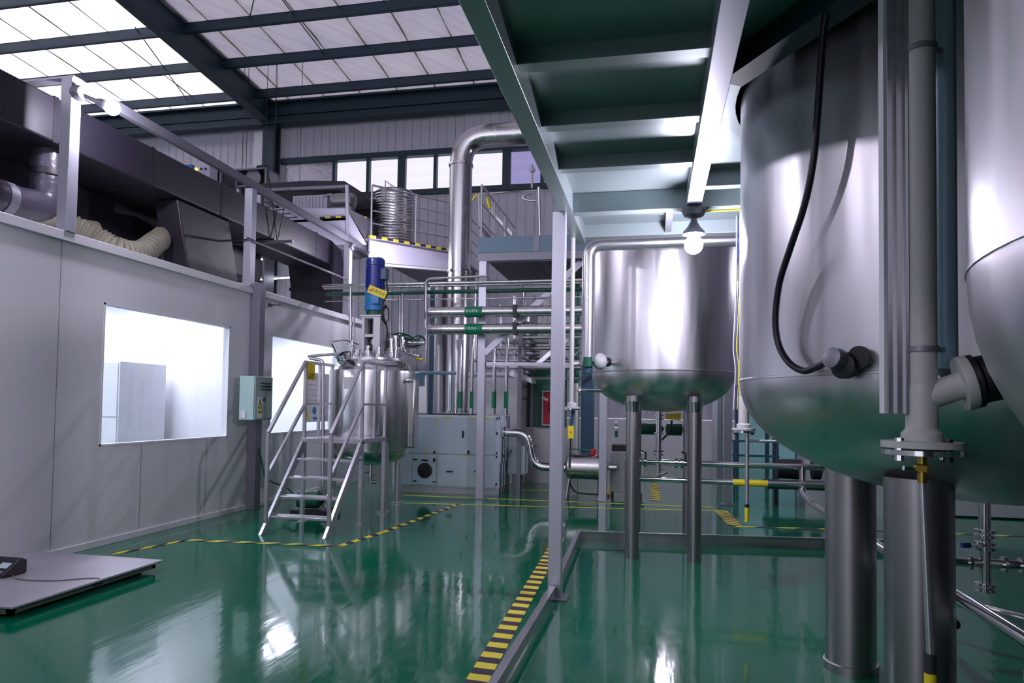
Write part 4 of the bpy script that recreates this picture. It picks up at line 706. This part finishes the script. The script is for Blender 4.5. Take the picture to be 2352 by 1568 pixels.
for y in (-.52, .25, 1.02, 1.79, 2.56, 3.33, 4.10, 4.87): MB().box((-.68, y-.045, 3.30), (.255, y+.045, 3.31)).box((-.68, y-.005, 3.31), (.255, y+.005, 3.405)).build('cross_beam', 'mezz', mz)
box((-.68, 5.72, 3.24), (8.5, 5.84, 3.404)).build('end_beam', 'mezz', mz, .003); box((-.68, 6.2, 3.34), (8.5, 6.26, 3.404)).build('cross_beam', 'mezz', mz); box((-.79, 6.75, 3.28), (8.5, 6.86, 3.46)).build('end_beam', 'mezz', mz, .003); MB().bar(PZ(1680, 168, 3.34), PZ(1985, -45, 3.34), .13, .12).build('diagonal_beam', 'beam', mz); box((.1, 5.84, 3.30), (.16, 6.75, 3.404)).build('cross_beam', 'post', mz)
for y in (2.36, 5.35): MB().box((.37, y-.045, 3.28), (1.0 if y > 3 else 3.2, y+.045, 3.404)).build('cross_beam', 'mezz', mz)
t = thing('mezzanine_post', 'tall pale square steel post standing at the front of the mezzanine', 'post', (-.785, 5.72, 0)); box((-.845, 5.665, .01), (-.735, 5.775, 3.24)).build('shaft', 'post', t, .004); box((-.9, 5.61, 0), (-.68, 5.83, .012)).build('base_plate', 'galv', t)
tag(MB().tube([(.4, 5.70, 3.20), (.8, 5.66, 3.19), (1.4, 5.6, 3.2)], .008, 8).build('lamp_cable', 'yellow'), 'thin yellow green cable running from the hanging lamp', 'cable')
box((.72, 5.6, 3.12), (.76, 5.66, 3.24)).build('cable_clip', 'galv', mz)
# ================================================================ MIDDLE TANK
CT = (.10, 7.98); RT = .80
t = thing('storage_tank', 'middle stainless storage tank on round legs under the mezzanine edge', 'tank', (CT[0], CT[1], 0), 'large stainless tanks')
pr = [(r, 1.97+h) for r, h in dish(RT, .42)]+[(RT, 1.98), (RT+.003, 1.985), (RT+.003, 1.992), (RT, 1.995), (RT, 3.42)]+[(r, 3.42+h) for r, h in reversed(dish(RT, .3, 8, 1))]
MB().lathe(pr, (CT[0], CT[1], 0), 72).build('shell', 'tanksteel', t)
for (x, y) in ((-.21, 7.42), (.43, 7.42), (-.21, 8.5), (.43, 8.5)):
    MB().cyl((x, y, 0), (x, y, 1.72), .072, 24).build('leg', 'tanksteel_dull_shaded', t)
MB().lathe([(.09, 1.66), (.08, 1.60), (.074, 1.55)], (-.21, 7.42, 0), 20).build('leg_cuff', 'polished', t); MB().lathe([(.09, 1.66), (.08, 1.60), (.074, 1.55)], (.43, 7.42, 0), 20).build('leg_cuff', 'polished', t)
nz = on_cyl(1408, 832, CT, RT); MB().lathe([(.03, -.05), (.03, .08), (.05, .08), (.05, .10), (.025, .11)], nz, 16, (-.6, -.8, 0)).build('side_nozzle', 'black', t)
n2 = on_cyl(1372, 897, CT, RT-.02); MB().tube([n2+Vector((.05, 0, 0)), n2+Vector((-.22, -.02, 0))], .02, 10).build('side_nozzle', 'polished', t); MB().lathe([(.05, 0), (.05, .02)], n2+Vector((-.2, -.02, 0)), 14, (1, 0, 0)).build('nozzle_flange', 'polished', t)
# clad pipe
pA = PY(1350, 830, 6.98); pB = PY(1350, 560, 6.98)
t = thing('clad_pipe', 'thick foil clad pipe bending over the front of the middle tank', 'pipe', (pA.x, 6.98, pA.z))
zh = PY(1500, 557, 6.98).z; MB().tube([pA, (pA.x, 6.98, zh), (1.7, 6.98, zh)], .066, 20, bend=.14).build('cladding', 'tube', t); MB().cyl((pA.x, 6.98, pA.z-.12), (pA.x, 6.98, pA.z), .05, 16).build('pipe_end', 'tealblue', t)
t = thing('pneumatic_valve', 'valve with clear plastic wrap joining the clad pipe to the middle tank', 'valve', PY(1370, 832, 7.0)); c = PY(1378, 830, 7.0); MB().ball(c, .075, 14, 1.15).build('plastic_wrap', 'lightgrey', t); MB().tube([PY(1340, 832, 7.0), nz], .032, 12).build('valve_body', 'polished', t)
MB().cyl(PY(1350, 842, 6.95), PY(1350, 820, 6.95), .05, 12).build('flange', 'dkgreen', t); MB().tube([PY(1310, 836, 7.0), PY(1345, 834, 7.0)], .03, 10).build('branch_pipe', 'polished', t); MB().tube([PY(1318, 818, 7.0), PY(1332, 806, 7.0), PY(1342, 815, 7.0)], .012, 8).build('lever', 'polished', t)
# dropper pipes next to the front post
t = thing('level_gauge_pipe', 'pale plastic pipe with flange and rods just right of the front post', 'pipe', PY(1318, 990, 6.6)); yg = 6.6
MB().tube([(PY(1312, 928, yg).x, yg, 3.39), PY(1312, 928, yg)], .022, 14).build('pipe', 'pvc', t); MB().lathe([(.03, .06), (.045, .05), (.045, .02), (.075, .018), (.075, 0), (.03, 0)], PY(1314, 938, yg), 18).build('flange', 'lightgrey', t); MB().lathe([(.07, 0), (.07, -.012), (.02, -.014)], PY(1314, 938, yg), 18).build('steel_flange', 'polished', t)
MB().cyl(PY(1312, 940, yg), PY(1308, 1075, yg), .012, 10).build('rod', 'polished', t); MB().cyl(PY(1316, 942, yg), PY(1312, 975, yg), .02, 10).build('rod_cap', 'tealblue', t)
t = thing('warning_tag', 'small yellow hanging tag beside the front post', 'tag', PY(1312, 993, 6.5), 'yellow hanging tags'); c = PY(1311, 992, 6.575); box((c.x-.028, 6.575, c.z-.06), (c.x+.028, 6.579, c.z+.06)).build('plate', 'yellow', t); box((c.x-.006, 6.573, c.z-.01), (c.x+.006, 6.575, c.z+.012)).build('red_mark', 'textred', t)
t = thing('warning_tag', 'yellow tag hanging below the middle tank', 'tag', PY(1545, 957, 7.88), 'yellow hanging tags'); c = PY(1546, 957, 7.88); MB().prism([(c.x-.085, 7.88, c.z-.03), (c.x+.085, 7.88, c.z-.035), (c.x+.085, 7.88, c.z+.045), (c.x-.085, 7.88, c.z+.03)], (0, .004, 0)).build('plate', 'yellow', t); text('运行中', (c.x+.01, 7.878, c.z+.003), (1, 0, 0), (0, 0, 1), .045, 'orange', 'lettering', t)
# outlet, pump and valves under the middle tank
t = thing('tank_outlet_pipe', 'polished outlet pipe with clamps dropping below the middle tank', 'pipe', (.09, 7.9, .85)); xo = PY(1513, 960, 7.9).x; zo = PY(1513, 1062, 7.9).z; zl = PY(1513, 1100, 7.9).z
MB().cyl((xo, 7.9, 1.57), (xo, 7.9, zl), .032, 14).build('pipe', 'polished', t)
for z in (1.50, 1.46, 1.30, 1.10, zo+.12, zo+.08, zo-.08, zl+.03): MB().lathe([(.032, 0), (.055, .0), (.055, .018), (.032, .02)], (xo, 7.9, z), 14).build('clamp', 'polished', t)
for d, s in ((.18, 1), (.24, 1), (.32, 1), (-.16, 1), (-.22, 1)): MB().lathe([(.03, 0), (.055, 0), (.055, .03), (.03, .03)], (xo+d, 7.9, zo), 14, (1, 0, 0)).build('clamp', 'polished', t)
for d in (.3, -.14): MB().tube([(xo+d, 7.9, zo), (xo+d, 7.88, zo+.11), (xo+d-.05, 7.86, zo+.13)], .01, 8).build('lever', 'black', t)
MB().tube([(xo, 7.88, zl+.05), (xo+.06, 7.85, zl+.07), (xo+.1, 7.83, zl+.09)], .012, 8).build('lever', 'polished', t)
t = thing('transfer_pump', 'dark green pump motor behind the left leg of the middle tank', 'pump', PY(1480, 985, 8.9)); c = PY(1480, 984, 8.9)
MB().lathe([(.02, 0), (.07, .01), (.075, .1), (.075, .3), (.05, .33), (.02, .36)], c-Vector((.12, 0, 0)), 20, (1, 0, 0)).build('motor', 'dkgreen', t); MB().lathe([(.02, 0), (.12, .01), (.12, .05), (.03, .06)], c+Vector((-.38, 0, 0)), 20, (1, 0, 0)).build('pump_head', 'polished', t)
MB().lathe([(.02, 0), (.08, .02), (.08, .2), (.02, .22)], c+Vector((.26, 0, 0)), 20, (1, 0, 0)).build('valve_actuator', 'dkgreen', t); MB().tube([c+Vector((-.2, 0, .5)), c+Vector((-.2, 0, 0)), c+Vector((-.2, 0, -.45))], .03, 10).build('stand_pipe', 'polished', t); MB().box((c.x-.24, c.y-.1, 0), (c.x-.16, c.y+.1, c.z-.4)).build('stand', 'galv', t)
MB().tube([PY(1543, 965, 8.0), PY(1540, 990, 8.0), PY(1520, 1010, 8.0)], .012, 8, bend=.05).build('cable', 'black', t)
def yrun(px1, px2, py1, py2, y, r, lab, name='floor_pipe', grp='polished pipes low behind the middle tank'):
    a = PY(px1, py1, y); b = PY(px2, py2, y); z = (a.z+b.z)/2; return tag(MB().cyl((a.x, y, z), (b.x, y, z), r, 14).build(name, 'polished'), lab, 'pipe', grp)
yrun(1468, 1905, 1064, 1070, 7.9, .032, 'upper polished pipe running right from the middle tank'); yrun(1464, 1910, 1101, 1114, 7.7, .028, 'lower polished pipe with the yellow sleeve')
a = PY(1683, 1109, 7.7); b = PY(1763, 1111, 7.7); tag(MB().cyl((a.x, 7.7, PY(1690, 1107, 7.7).z-.003), (b.x, 7.7, PY(1690, 1107, 7.7).z-.003), .036, 16).build('pipe_sleeve', 'yellow'), 'bright yellow sleeve on the lower polished pipe', 'sleeve')
XP = 1.57
tag(MB().tube([PY(1843, 1070, 7.9), (PY(1843, 1070, 7.9).x, 7.9, .70), (XP, 7.4, .66), (XP, 2.0, .62)], .034, 14, bend=.05).build('floor_pipe', 'polished'), 'long polished pipe running low past the large right tank', 'pipe')
# ================================================================ LARGE RIGHT TANKS
def bigtank(c, R, zs, d, ztop, label, rl, lr, m='tanksteel'):
    t = thing('storage_tank', label, 'tank', (c[0], c[1], 0), 'large stainless tanks')
    pr = [(r, zs+h) for r, h in dish(R, d, 16)]+[(R, zs+.004), (R+.004, zs+.006), (R+.004, zs+.016), (R, zs+.018), (R, zs+.8), (R, ztop)]+[(r, ztop+h) for r, h in reversed(dish(R, .3, 8, 1))]
    MB().lathe(pr, (c[0], c[1], 0), 96).build('shell', m, t)
    for sx, sy_ in ((-1, 1), (-1, -1), (1, 1), (1, -1)):
        x, y = c[0]+sx*rl, c[1]+sy_*rl; zt_ = zs-d*math.sqrt(max(0, 1-(rl*1.414)**2/R**2))+.03
        lg = MB().cyl((x, y, 0), (x, y, zt_), lr, 32).build('leg', 'tanksteel_dull_shaded', t)
        MB().lathe([(lr, 0.0), (lr+.012, 0), (lr+.012, .05), (lr, .055)], (x, y, 0), 32).build('foot_collar', 'tanksteel_dull_shaded', lg)
    return t
tk1 = bigtank(T1, R1, 1.75, .62, 3.9, 'large stainless tank with the black cable hanging down its side', .56, .145)
tk2 = bigtank(T2, R2, 1.95, .85, 3.9, 'large stainless tank at the right edge of the view', .48, .13)
for (tk, c, R, lab) in ((tk1, T1, R1, ''), (tk2, T2, R2, '')):
    MB().lathe([(R+.10, 3.40), (R+.10, 3.46), (R+.03, 3.46), (R+.03, 3.40)], (c[0], c[1], 0), 72).build('deck_collar', 'mezz', mz)
g1 = on_cyl(1957, 842, T1, R1); nv = Vector((g1.x-T1[0], g1.y-T1[1], 0)).normalized()
MB().lathe([(.04, -.03), (.04, .04), (.055, .04), (.055, .07), (.02, .08)], g1, 16, nv).build('sensor_nozzle', 'black', tk1)
g2 = on_cyl(1920, 824, T1, R1+.09); MB().lathe([(.02, -.035), (.045, -.03), (.048, 0), (.045, .03), (.02, .035)], g2, 20, nv+Vector((-.2, 0, .2))).build('sensor_head', 'galv', tk1); MB().tube([g2, g1+nv*.06], .014, 8).build('sensor_arm', 'galv', tk1)
MB().lathe([(.02, .03), (.05, .03), (.05, .045), (.02, .045)], on_cyl(1985, 822, T1, R1), 16, nv).build('blind_cap', 'black', tk1)
# black hose
hp = [(1912, -30, .20), (1893, 60, .18), (1884, 170, .16), (1878, 260, .15), (1868, 370, .14), (1848, 470, .12), (1815, 570, .10), (1790, 650, .09), (1781, 730, .08), (1788, 790, .07), (1812, 832, .07), (1845, 851, .07), (1875, 843, .08), (1905, 828, .09)]
tag(MB().tube(smooth_path([on_cyl(px, py, T1, R1+d) for px, py, d in hp], 6), .0155, 12).build('black_cable', 'hose'), 'thick black cable hanging in a loop against the large tank', 'cable')
# grey plastic pipe
PP = W(1.32, 2.2); zf = 1.6-(1025-942)*2.2/1568
t = thing('plastic_pipe', 'grey plastic pipe with bolted flange in front of the large tanks', 'pipe', (PP[0], PP[1], zf), 'grey plastic gauge pipes')
MB().cyl((PP[0], PP[1], zf+.02), (PP[0], PP[1], 3.5), .0445, 28).build('pipe', 'pvc', t)
MB().lathe([(.0445, .20), (.047, .19), (.047, .06), (.06, .045), (.06, .022), (.118, .02), (.118, 0), (.02, 0)], (PP[0], PP[1], zf), 36).build('flange', 'pvc', t)
MB().lathe([(.118, -.006), (.118, -.022), (.02, -.022)], (PP[0], PP[1], zf), 36).build('steel_flange', 'polished', t)
for k in range(4): a = k*math.pi/2+.5; x, y = PP[0]+.092*math.cos(a), PP[1]+.092*math.sin(a); MB().cyl((x, y, zf-.04), (x, y, zf+.032), .015, 8).build('bolt', 'black' if k % 2 else 'polished', t)
hc_ = W(1.32, 2.2); ru = Vector(W(1, 0)+(0,)).normalized(); fw = Vector(W(0, 1)+(0,)).normalized(); P0 = Vector((PP[0], PP[1], 0))
zc = [1.6-(y-942)*2.2/1568 for y in (100, 800)]
for z in zc: MB().lathe([(.046, -.009), (.05, -.009), (.05, .009), (.046, .009)], (PP[0], PP[1], z), 28).bar(P0+ru*.045+Vector((0, 0, z)), P0+ru*.075+Vector((0, 0, z)), .012, .016).build('pipe_clamp', 'galv', t)
zw = 1.6-(885-942)*2.2/1568
# wye branch with blanking cap
wb_ = P0+Vector((0, 0, zw-.02)); we = wb_+ru*.125-fw*.05+Vector((0, 0, .035))
MB().tube([wb_-Vector((0, 0, .02)), we], .043, 24).build('branch', 'pvc', t); ax = (we-wb_).normalized()
MB().lathe([(.045, -.03), (.085, -.03), (.088, -.015), (.085, 0), (.045, 0)], we, 32, ax).build('branch_flange', 'pvc', t)
MB().lathe([(.03, .0), (.085, .002), (.085, .016), (.06, .020), (.075, .026), (.075, .07), (.05, .075), (.02, .075)], we, 28, ax).build('black_cap', 'black', t)
MB().lathe([(.014, .07), (.014, .095), (.004, .098)], we+Vector((0, 0, .01))+ru*.0, 12, ax).build('knob', 'polished', t)
# aluminium conduit
t = thing('aluminium_trunking', 'ribbed aluminium cable trunking left of the grey plastic pipe', 'trunking', (PP[0], PP[1], 1.6)); zb = 1.6-(948-942)*2.2/1568
m = MB(); L0 = P0-ru*.112; L1 = P0-ru*.046
for (s0, s1, dd) in ((0, .18, .01), (.18, .42, .0), (.42, .62, .012), (.62, .85, .002), (.85, 1, .012)):
    a = L0.lerp(L1, s0)-fw*dd; b = L0.lerp(L1, s1)-fw*dd; m.prism([a+Vector((0, 0, zb)), b+Vector((0, 0, zb)), b+fw*(.03+dd)+Vector((0, 0, zb)), a+fw*(.03+dd)+Vector((0, 0, zb))], (0, 0, 3.4-zb))
m.build('channel', 'tube', t); m = MB()
a = L0-ru*.008; m.prism([a+Vector((0, 0, zb)), L0+Vector((0, 0, zb)), L0+fw*.03+Vector((0, 0, zb)), a+fw*.03+Vector((0, 0, zb))], (0, 0, 3.4-zb)); m.build('scale_strip', 'white', t)
# blue sleeve tube right of pipe
t = thing('blue_sleeve', 'pale blue plastic tube ending in a cone right of the grey pipe', 'pipe', (PP[0]+.1, PP[1]+.1, 1.7)); Q0 = P0+ru*.127+fw*.08; zq = 1.6-(842-942)*2.28/1568
MB().lathe([(.002, zq-.05), (.012, zq-.03), (.035, zq), (.038, zq+.02), (.038, 3.38)], (Q0.x, Q0.y, 0), 20).build('sleeve', 'plasticblue', t); MB().lathe([(.004, zq-.052), (.014, zq-.05), (.014, zq-.03), (.036, zq-.003)], (Q0.x, Q0.y, 0), 16).build('cone_tip', 'galv', t)
# brass drain valve and drop rod with yellow/blue sleeve
t = thing('drain_rod', 'slim drain pipe with brass cock and a yellow and black end below the grey flange', 'pipe', (PP[0], PP[1], .3)); Rr = P0+ru*.0+fw*.0
zk = lambda y: 1.6-(y-942)*2.2/1568
MB().cyl((Rr.x, Rr.y, zk(1105)), (Rr.x, Rr.y, zf-.02), .014, 12).lathe([(.014, zk(1080)), (.024, zk(1080)), (.024, zk(1065)), (.014, zk(1062))], (Rr.x, Rr.y, 0), 6).build('brass_cock', 'brass', t)
MB().tube([(Rr.x, Rr.y, zk(1080)), tuple(Vector((Rr.x, Rr.y, zk(1072)))-ru*.06)], .008, 8).build('cock_lever', 'polished', t)
e1 = Vector((Rr.x, Rr.y, zk(1103))); e2 = e1+ru*.022+Vector((0, 0, -(zk(1103)-zk(1490)))); e3 = e1+ru*.028; e3.z = .30
MB().cyl(e1, e2, .011, 12).build('pipe', 'tube', t)
MB().cyl(e2, (e2.x, e2.y, e2.z-.06), .018, 14).build('blue_sleeve', 'ink', t); MB().cyl((e2.x, e2.y, e2.z-.06), (e2.x, e2.y, .62), .018, 14).build('yellow_sleeve', 'yellow', t); MB().cyl((e2.x, e2.y, .06), (e2.x, e2.y, .62), .011, 12).build('pipe', 'tube', t)
# second gauge pipe by the tank's left edge
c = PY(1708, 985, 6.3); t = thing('plastic_pipe', 'grey plastic pipe with flange and long rod left of the large tank', 'pipe', c, 'grey plastic gauge pipes')
xg = c.x; MB().lathe([(.045, .30), (.045, .06), (.06, .05), (.06, .02), (.10, .018), (.10, 0), (.02, 0)], (xg, 6.3, c.z-.01), 24).build('flange', 'pvc', t); MB().lathe([(.095, -.005), (.095, -.02), (.02, -.022)], (xg, 6.3, c.z-.01), 24).build('steel_flange', 'polished', t); MB().cyl((xg, 6.3, c.z+.28), (xg, 6.3, 3.40), .038, 16).build('pipe', 'pvc', t)
for s in (-1, 1): MB().cyl((xg+s*.07, 6.28, c.z-.05), (xg+s*.07, 6.28, c.z-.02), .014, 6).build('bolt', 'black', t)
zr = PY(1717, 1198, 6.3).z; zy = PY(1717, 1165, 6.3).z; zc_ = PY(1717, 1012, 6.3).z
MB().cyl((xg+.03, 6.3, zy), (xg+.03, 6.3, c.z-.02), .017, 12).build('rod', 'tube', t); MB().cyl((xg+.03, 6.3, zr), (xg+.03, 6.3, zy), .019, 12).build('yellow_sleeve', 'yellow', t); MB().cyl((xg+.03, 6.3, zy), (xg+.03, 6.3, zy+.03), .0195, 12).build('black_ring', 'black', t); MB().tube([(xg+.03, 6.3, zc_), (xg+.3, 6.35, zc_)], .012, 8).build('side_tube', 'pvc', t)
t = thing('cable_bundle', 'white, blue and yellow cables hanging between the middle and large tanks', 'cable', PY(1690, 900, 6.6)); 
for px, mm in ((1687, 'white'), (1691, 'blue'), (1695, 'yellow')): MB().tube(smooth_path([Vector((PY(px+4, 640, 6.6).x, 6.6, 3.40)), PY(px+4, 640, 6.6), PY(px, 740, 6.6), PY(px-3, 800, 6.6), PY(px+2, 850, 6.6), PY(px-2, 940, 6.6)], 5), .0045, 6).build('cable', mm, t)
tag(MB().cyl(PY(1676, 690, 8.2), PY(1700, 655, 8.2), .06, 14).build('slanting_pipe', 'tube'), 'short slanting pipe between the middle and large tanks', 'pipe')
# ================================================================ SMALL ITEMS IN THE CENTRE BACKGROUND
t = thing('water_cylinder', 'small horizontal stainless cylinder on thin legs behind the front post', 'tank', (-1.13, 11.8, 0))
MB().lathe([(.02, -.33), (.16, -.31), (.225, -.27), (.225, .28), (.17, .33), (.02, .35)], (-1.16, 11.9, .56), 28, (1, 0, 0)).build('shell', 'steel', t)
for x in (-1.45, -.9): MB().tube([(x, 11.75, 0), (x+.05, 11.85, .4)], .018, 8).build('leg', 'tube', t); MB().tube([(x, 12.05, 0), (x+.05, 11.95, .4)], .018, 8).build('leg', 'tube', t)
MB().cyl((-1.0, 11.85, .77), (-1.0, 11.85, .86), .05, 12).build('red_valve', 'textred', t); MB().tube([(-1.4, 11.85, .86), (-1.05, 11.85, .84)], .012, 8).build('green_line', 'green', t); MB().tube([(-1.4, 11.7, .3), (-1.3, 11.7, .12), (-.75, 11.7, .1)], .014, 8, bend=.1).build('loop_hose', 'black', t)
MB().cyl((-.83, 11.9, .56), (-.6, 11.9, .56), .05, 14).build('end_pipe', 'polished', t)
t = thing('machine_cabinet', 'beige metal cabinet with a black top behind the left tank leg', 'cabinet', (-.35, 12.2, 0)); box((-.72, 12.0, .12), (-.14, 12.6, .82)).build('body', 'lightgrey', t, .008); box((-.70, 12.05, .82), (-.25, 12.5, .93)).build('top', 'black', t); 
for x in (-.68, -.2): box((x-.02, 12.05, 0), (x+.02, 12.1, .12)).build('foot', 'black', t)
c = PY(1470, 900, 12.5); tag(MB().box((c.x-.05, 12.5, .85), (c.x+.0, 12.55, .95)).build('yellow_tag', 'yellow'), 'tiny yellow tag on the beige cabinet', 'tag')
t = thing('fire_notice', 'red fire extinguisher notice in a white frame left of the front post', 'sign', PY(1258, 937, 14)); p = PY(1244, 977, 14); q = PY(1292, 897, 14)
box((p.x, 14, p.z), (q.x, 14.03, q.z)).build('frame', 'white', t); box((p.x+.03, 13.99, p.z+.03), (q.x-.03, 14.0, q.z-.03)).build('sheet', 'red', t)
MB().lathe([(.03, 0), (.05, .02), (.05, .2), (.02, .24)], ((p.x+q.x)/2-.02, 13.99, p.z+.28), 12).build('extinguisher_picture', 'textred', t); MB().bar((p.x, 13.98, q.z-.14), (p.x+.12, 13.98, q.z-.20), .01, .05).build('white_strip', 'white', t)
p = PY(1200, 990, 17.4); tag(MB().box((-2.9, 14.06, .0), (-1.9, 14.12, 1.15)).build('white_screen', 'lightgrey'), 'pale low panel under the red fire notice', 'panel')
tag(box((-2.45, 14.06, 1.15), (-1.75, 14.10, 2.6)).build('notice_backing', 'dkgreen'), 'green grey backing panel behind the red fire notice', 'panel')
a = PY(1336, 850, 13.0); b = PY(1362, 1040, 13.0); tag(box((a.x, 13.0, .6), (b.x, 13.25, 3.3)).build('dark_blue_column', 'tealblue', bevel=.01), 'dark blue column between the front post and middle tank', 'column')
for px, yy, wd, lab in ((1622, 16, .12, 'pale post right of the middle tank legs'), (1640, 12.6, .2, 'thick dark green post near the yellow sleeve'), (1820, 13.5, .12, 'pale post under the large tank belly'), (1760, 17.0, .10, 'dark post before the bright doorway')):
    c = PY(px+20, 1000, yy); tag(upright(c.x, yy, 0, 4.1, wd).build('steel_post', 'mezz' if 'green' in lab else ('beam' if 'dark' in lab else 'post')), lab, 'post', 'distant steel posts')
# distant pump skid (dark) beneath large tank edge
t = thing('pump_skid', 'dark pump skid on small feet glimpsed under the large tank', 'machine', PY(1830, 1080, 12)); c = PY(1838, 1060, 12)
box((c.x-.5, 12, .28), (c.x+.6, 12.6, .38)).build('base_frame', 'black', t); MB().lathe([(.02, 0), (.16, .02), (.17, .4), (.02, .45)], (c.x-.35, 12.2, .6), 18, (1, 0, 0)).build('motor', 'black', t); MB().lathe([(.02, 0), (.16, .02), (.16, .15), (.02, .2)], (c.x+.2, 12.2, .6), 18, (1, 0, 0)).build('pump_head', 'duct', t)
for dx in (-.4, .5): box((c.x+dx, 12.0, 0), (c.x+dx+.05, 12.05, .28)).build('foot', 'black', t)
t = thing('handrail_frame', 'slim dark level rails in front of the bright doorway', 'railing', PY(1700, 1010, 14))
for py in (1012, 1045): a = PY(1682, py, 14); b = PY(1790, py, 14); MB().bar(a, (b.x, 14, a.z), .03, .04).build('rail', 'tealblue', t)
for px in (1686, 1786): a = PY(px, 1012, 14); MB().bar((a.x, 14, 0), a, .04, .04).build('post', 'tealblue', t)
# right-hand low white plinth and piping
tag(box((3.9, 11.6, .02), (8.4, 12.2, .42)).build('low_plinth', 'white', bevel=.01), 'low white plinth on the floor beyond the right tanks', 'plinth')
yv = 5.0; xv = PY(2262, 1250, yv).x; zm = PY(2262, 1293, yv).z
t = thing('valve_manifold', 'stainless valve manifold with blue levers low at the right edge', 'valve', (xv, yv, .5))
MB().cyl((xv, yv, PY(2262, 1360, yv).z), (xv, yv, 1.2), .035, 16).build('down_pipe', 'polished', t); MB().cyl((xv-.45, yv, zm), (xv+1.2, yv, zm), .03, 14).build('cross_pipe', 'polished', t)
for y_ in (1222, 1234, 1250, 1262, 1345, 1356): z = PY(2262, y_, yv).z; MB().lathe([(.035, 0), (.062, 0), (.062, .018), (.035, .02)], (xv, yv, z), 16).build('clamp', 'polished', t)
for dx in (-.33, -.25, -.1, .1, .2, .3): MB().lathe([(.03, 0), (.05, 0), (.05, .02), (.03, .02)], (xv+dx, yv, zm), 14, (1, 0, 0)).build('clamp', 'polished', t)
zl = PY(2230, 1247, yv).z; MB().tube([(xv, yv-.05, zl), (xv-.12, yv-.08, zl)], .008, 8).build('lever_arm', 'polished', t); MB().tube([(xv-.12, yv-.08, zl), (xv-.17, yv-.09, zl)], .018, 10).build('blue_grip', 'blue', t)
MB().tube([(xv-.2, yv, zm+.04), (xv-.22, yv-.03, zm+.13)], .008, 8).build('lever_arm', 'polished', t); MB().tube([(xv-.22, yv-.03, zm+.13), (xv-.27, yv-.05, zm+.17)], .017, 10).build('blue_grip', 'blue', t)
MB().cyl((xv+.27, yv, zm), (xv+.27, yv, zm+.14), .03, 12).build('filter_stub', 'polished', t); MB().ball((xv-.3, yv-.3, .30), .035).build('knob', 'black', t)
tag(MB().tube([(xv+.9, 5.6, 1.03), (xv+.35, 6.3, 1.03)], .03, 12).build('short_pipe', 'polished'), 'short slanting polished pipe at the right edge', 'pipe')
tag(MB().tube([(1.9, 5.4, .30), (3.3, 3.9, .28)], .03, 12).build('floor_pipe', 'steel'), 'dull pipe slanting along the floor at the right edge', 'pipe')
# tidy helper properties
for o in list(bpy.data.objects):
    if '_o' in o: del o['_o']
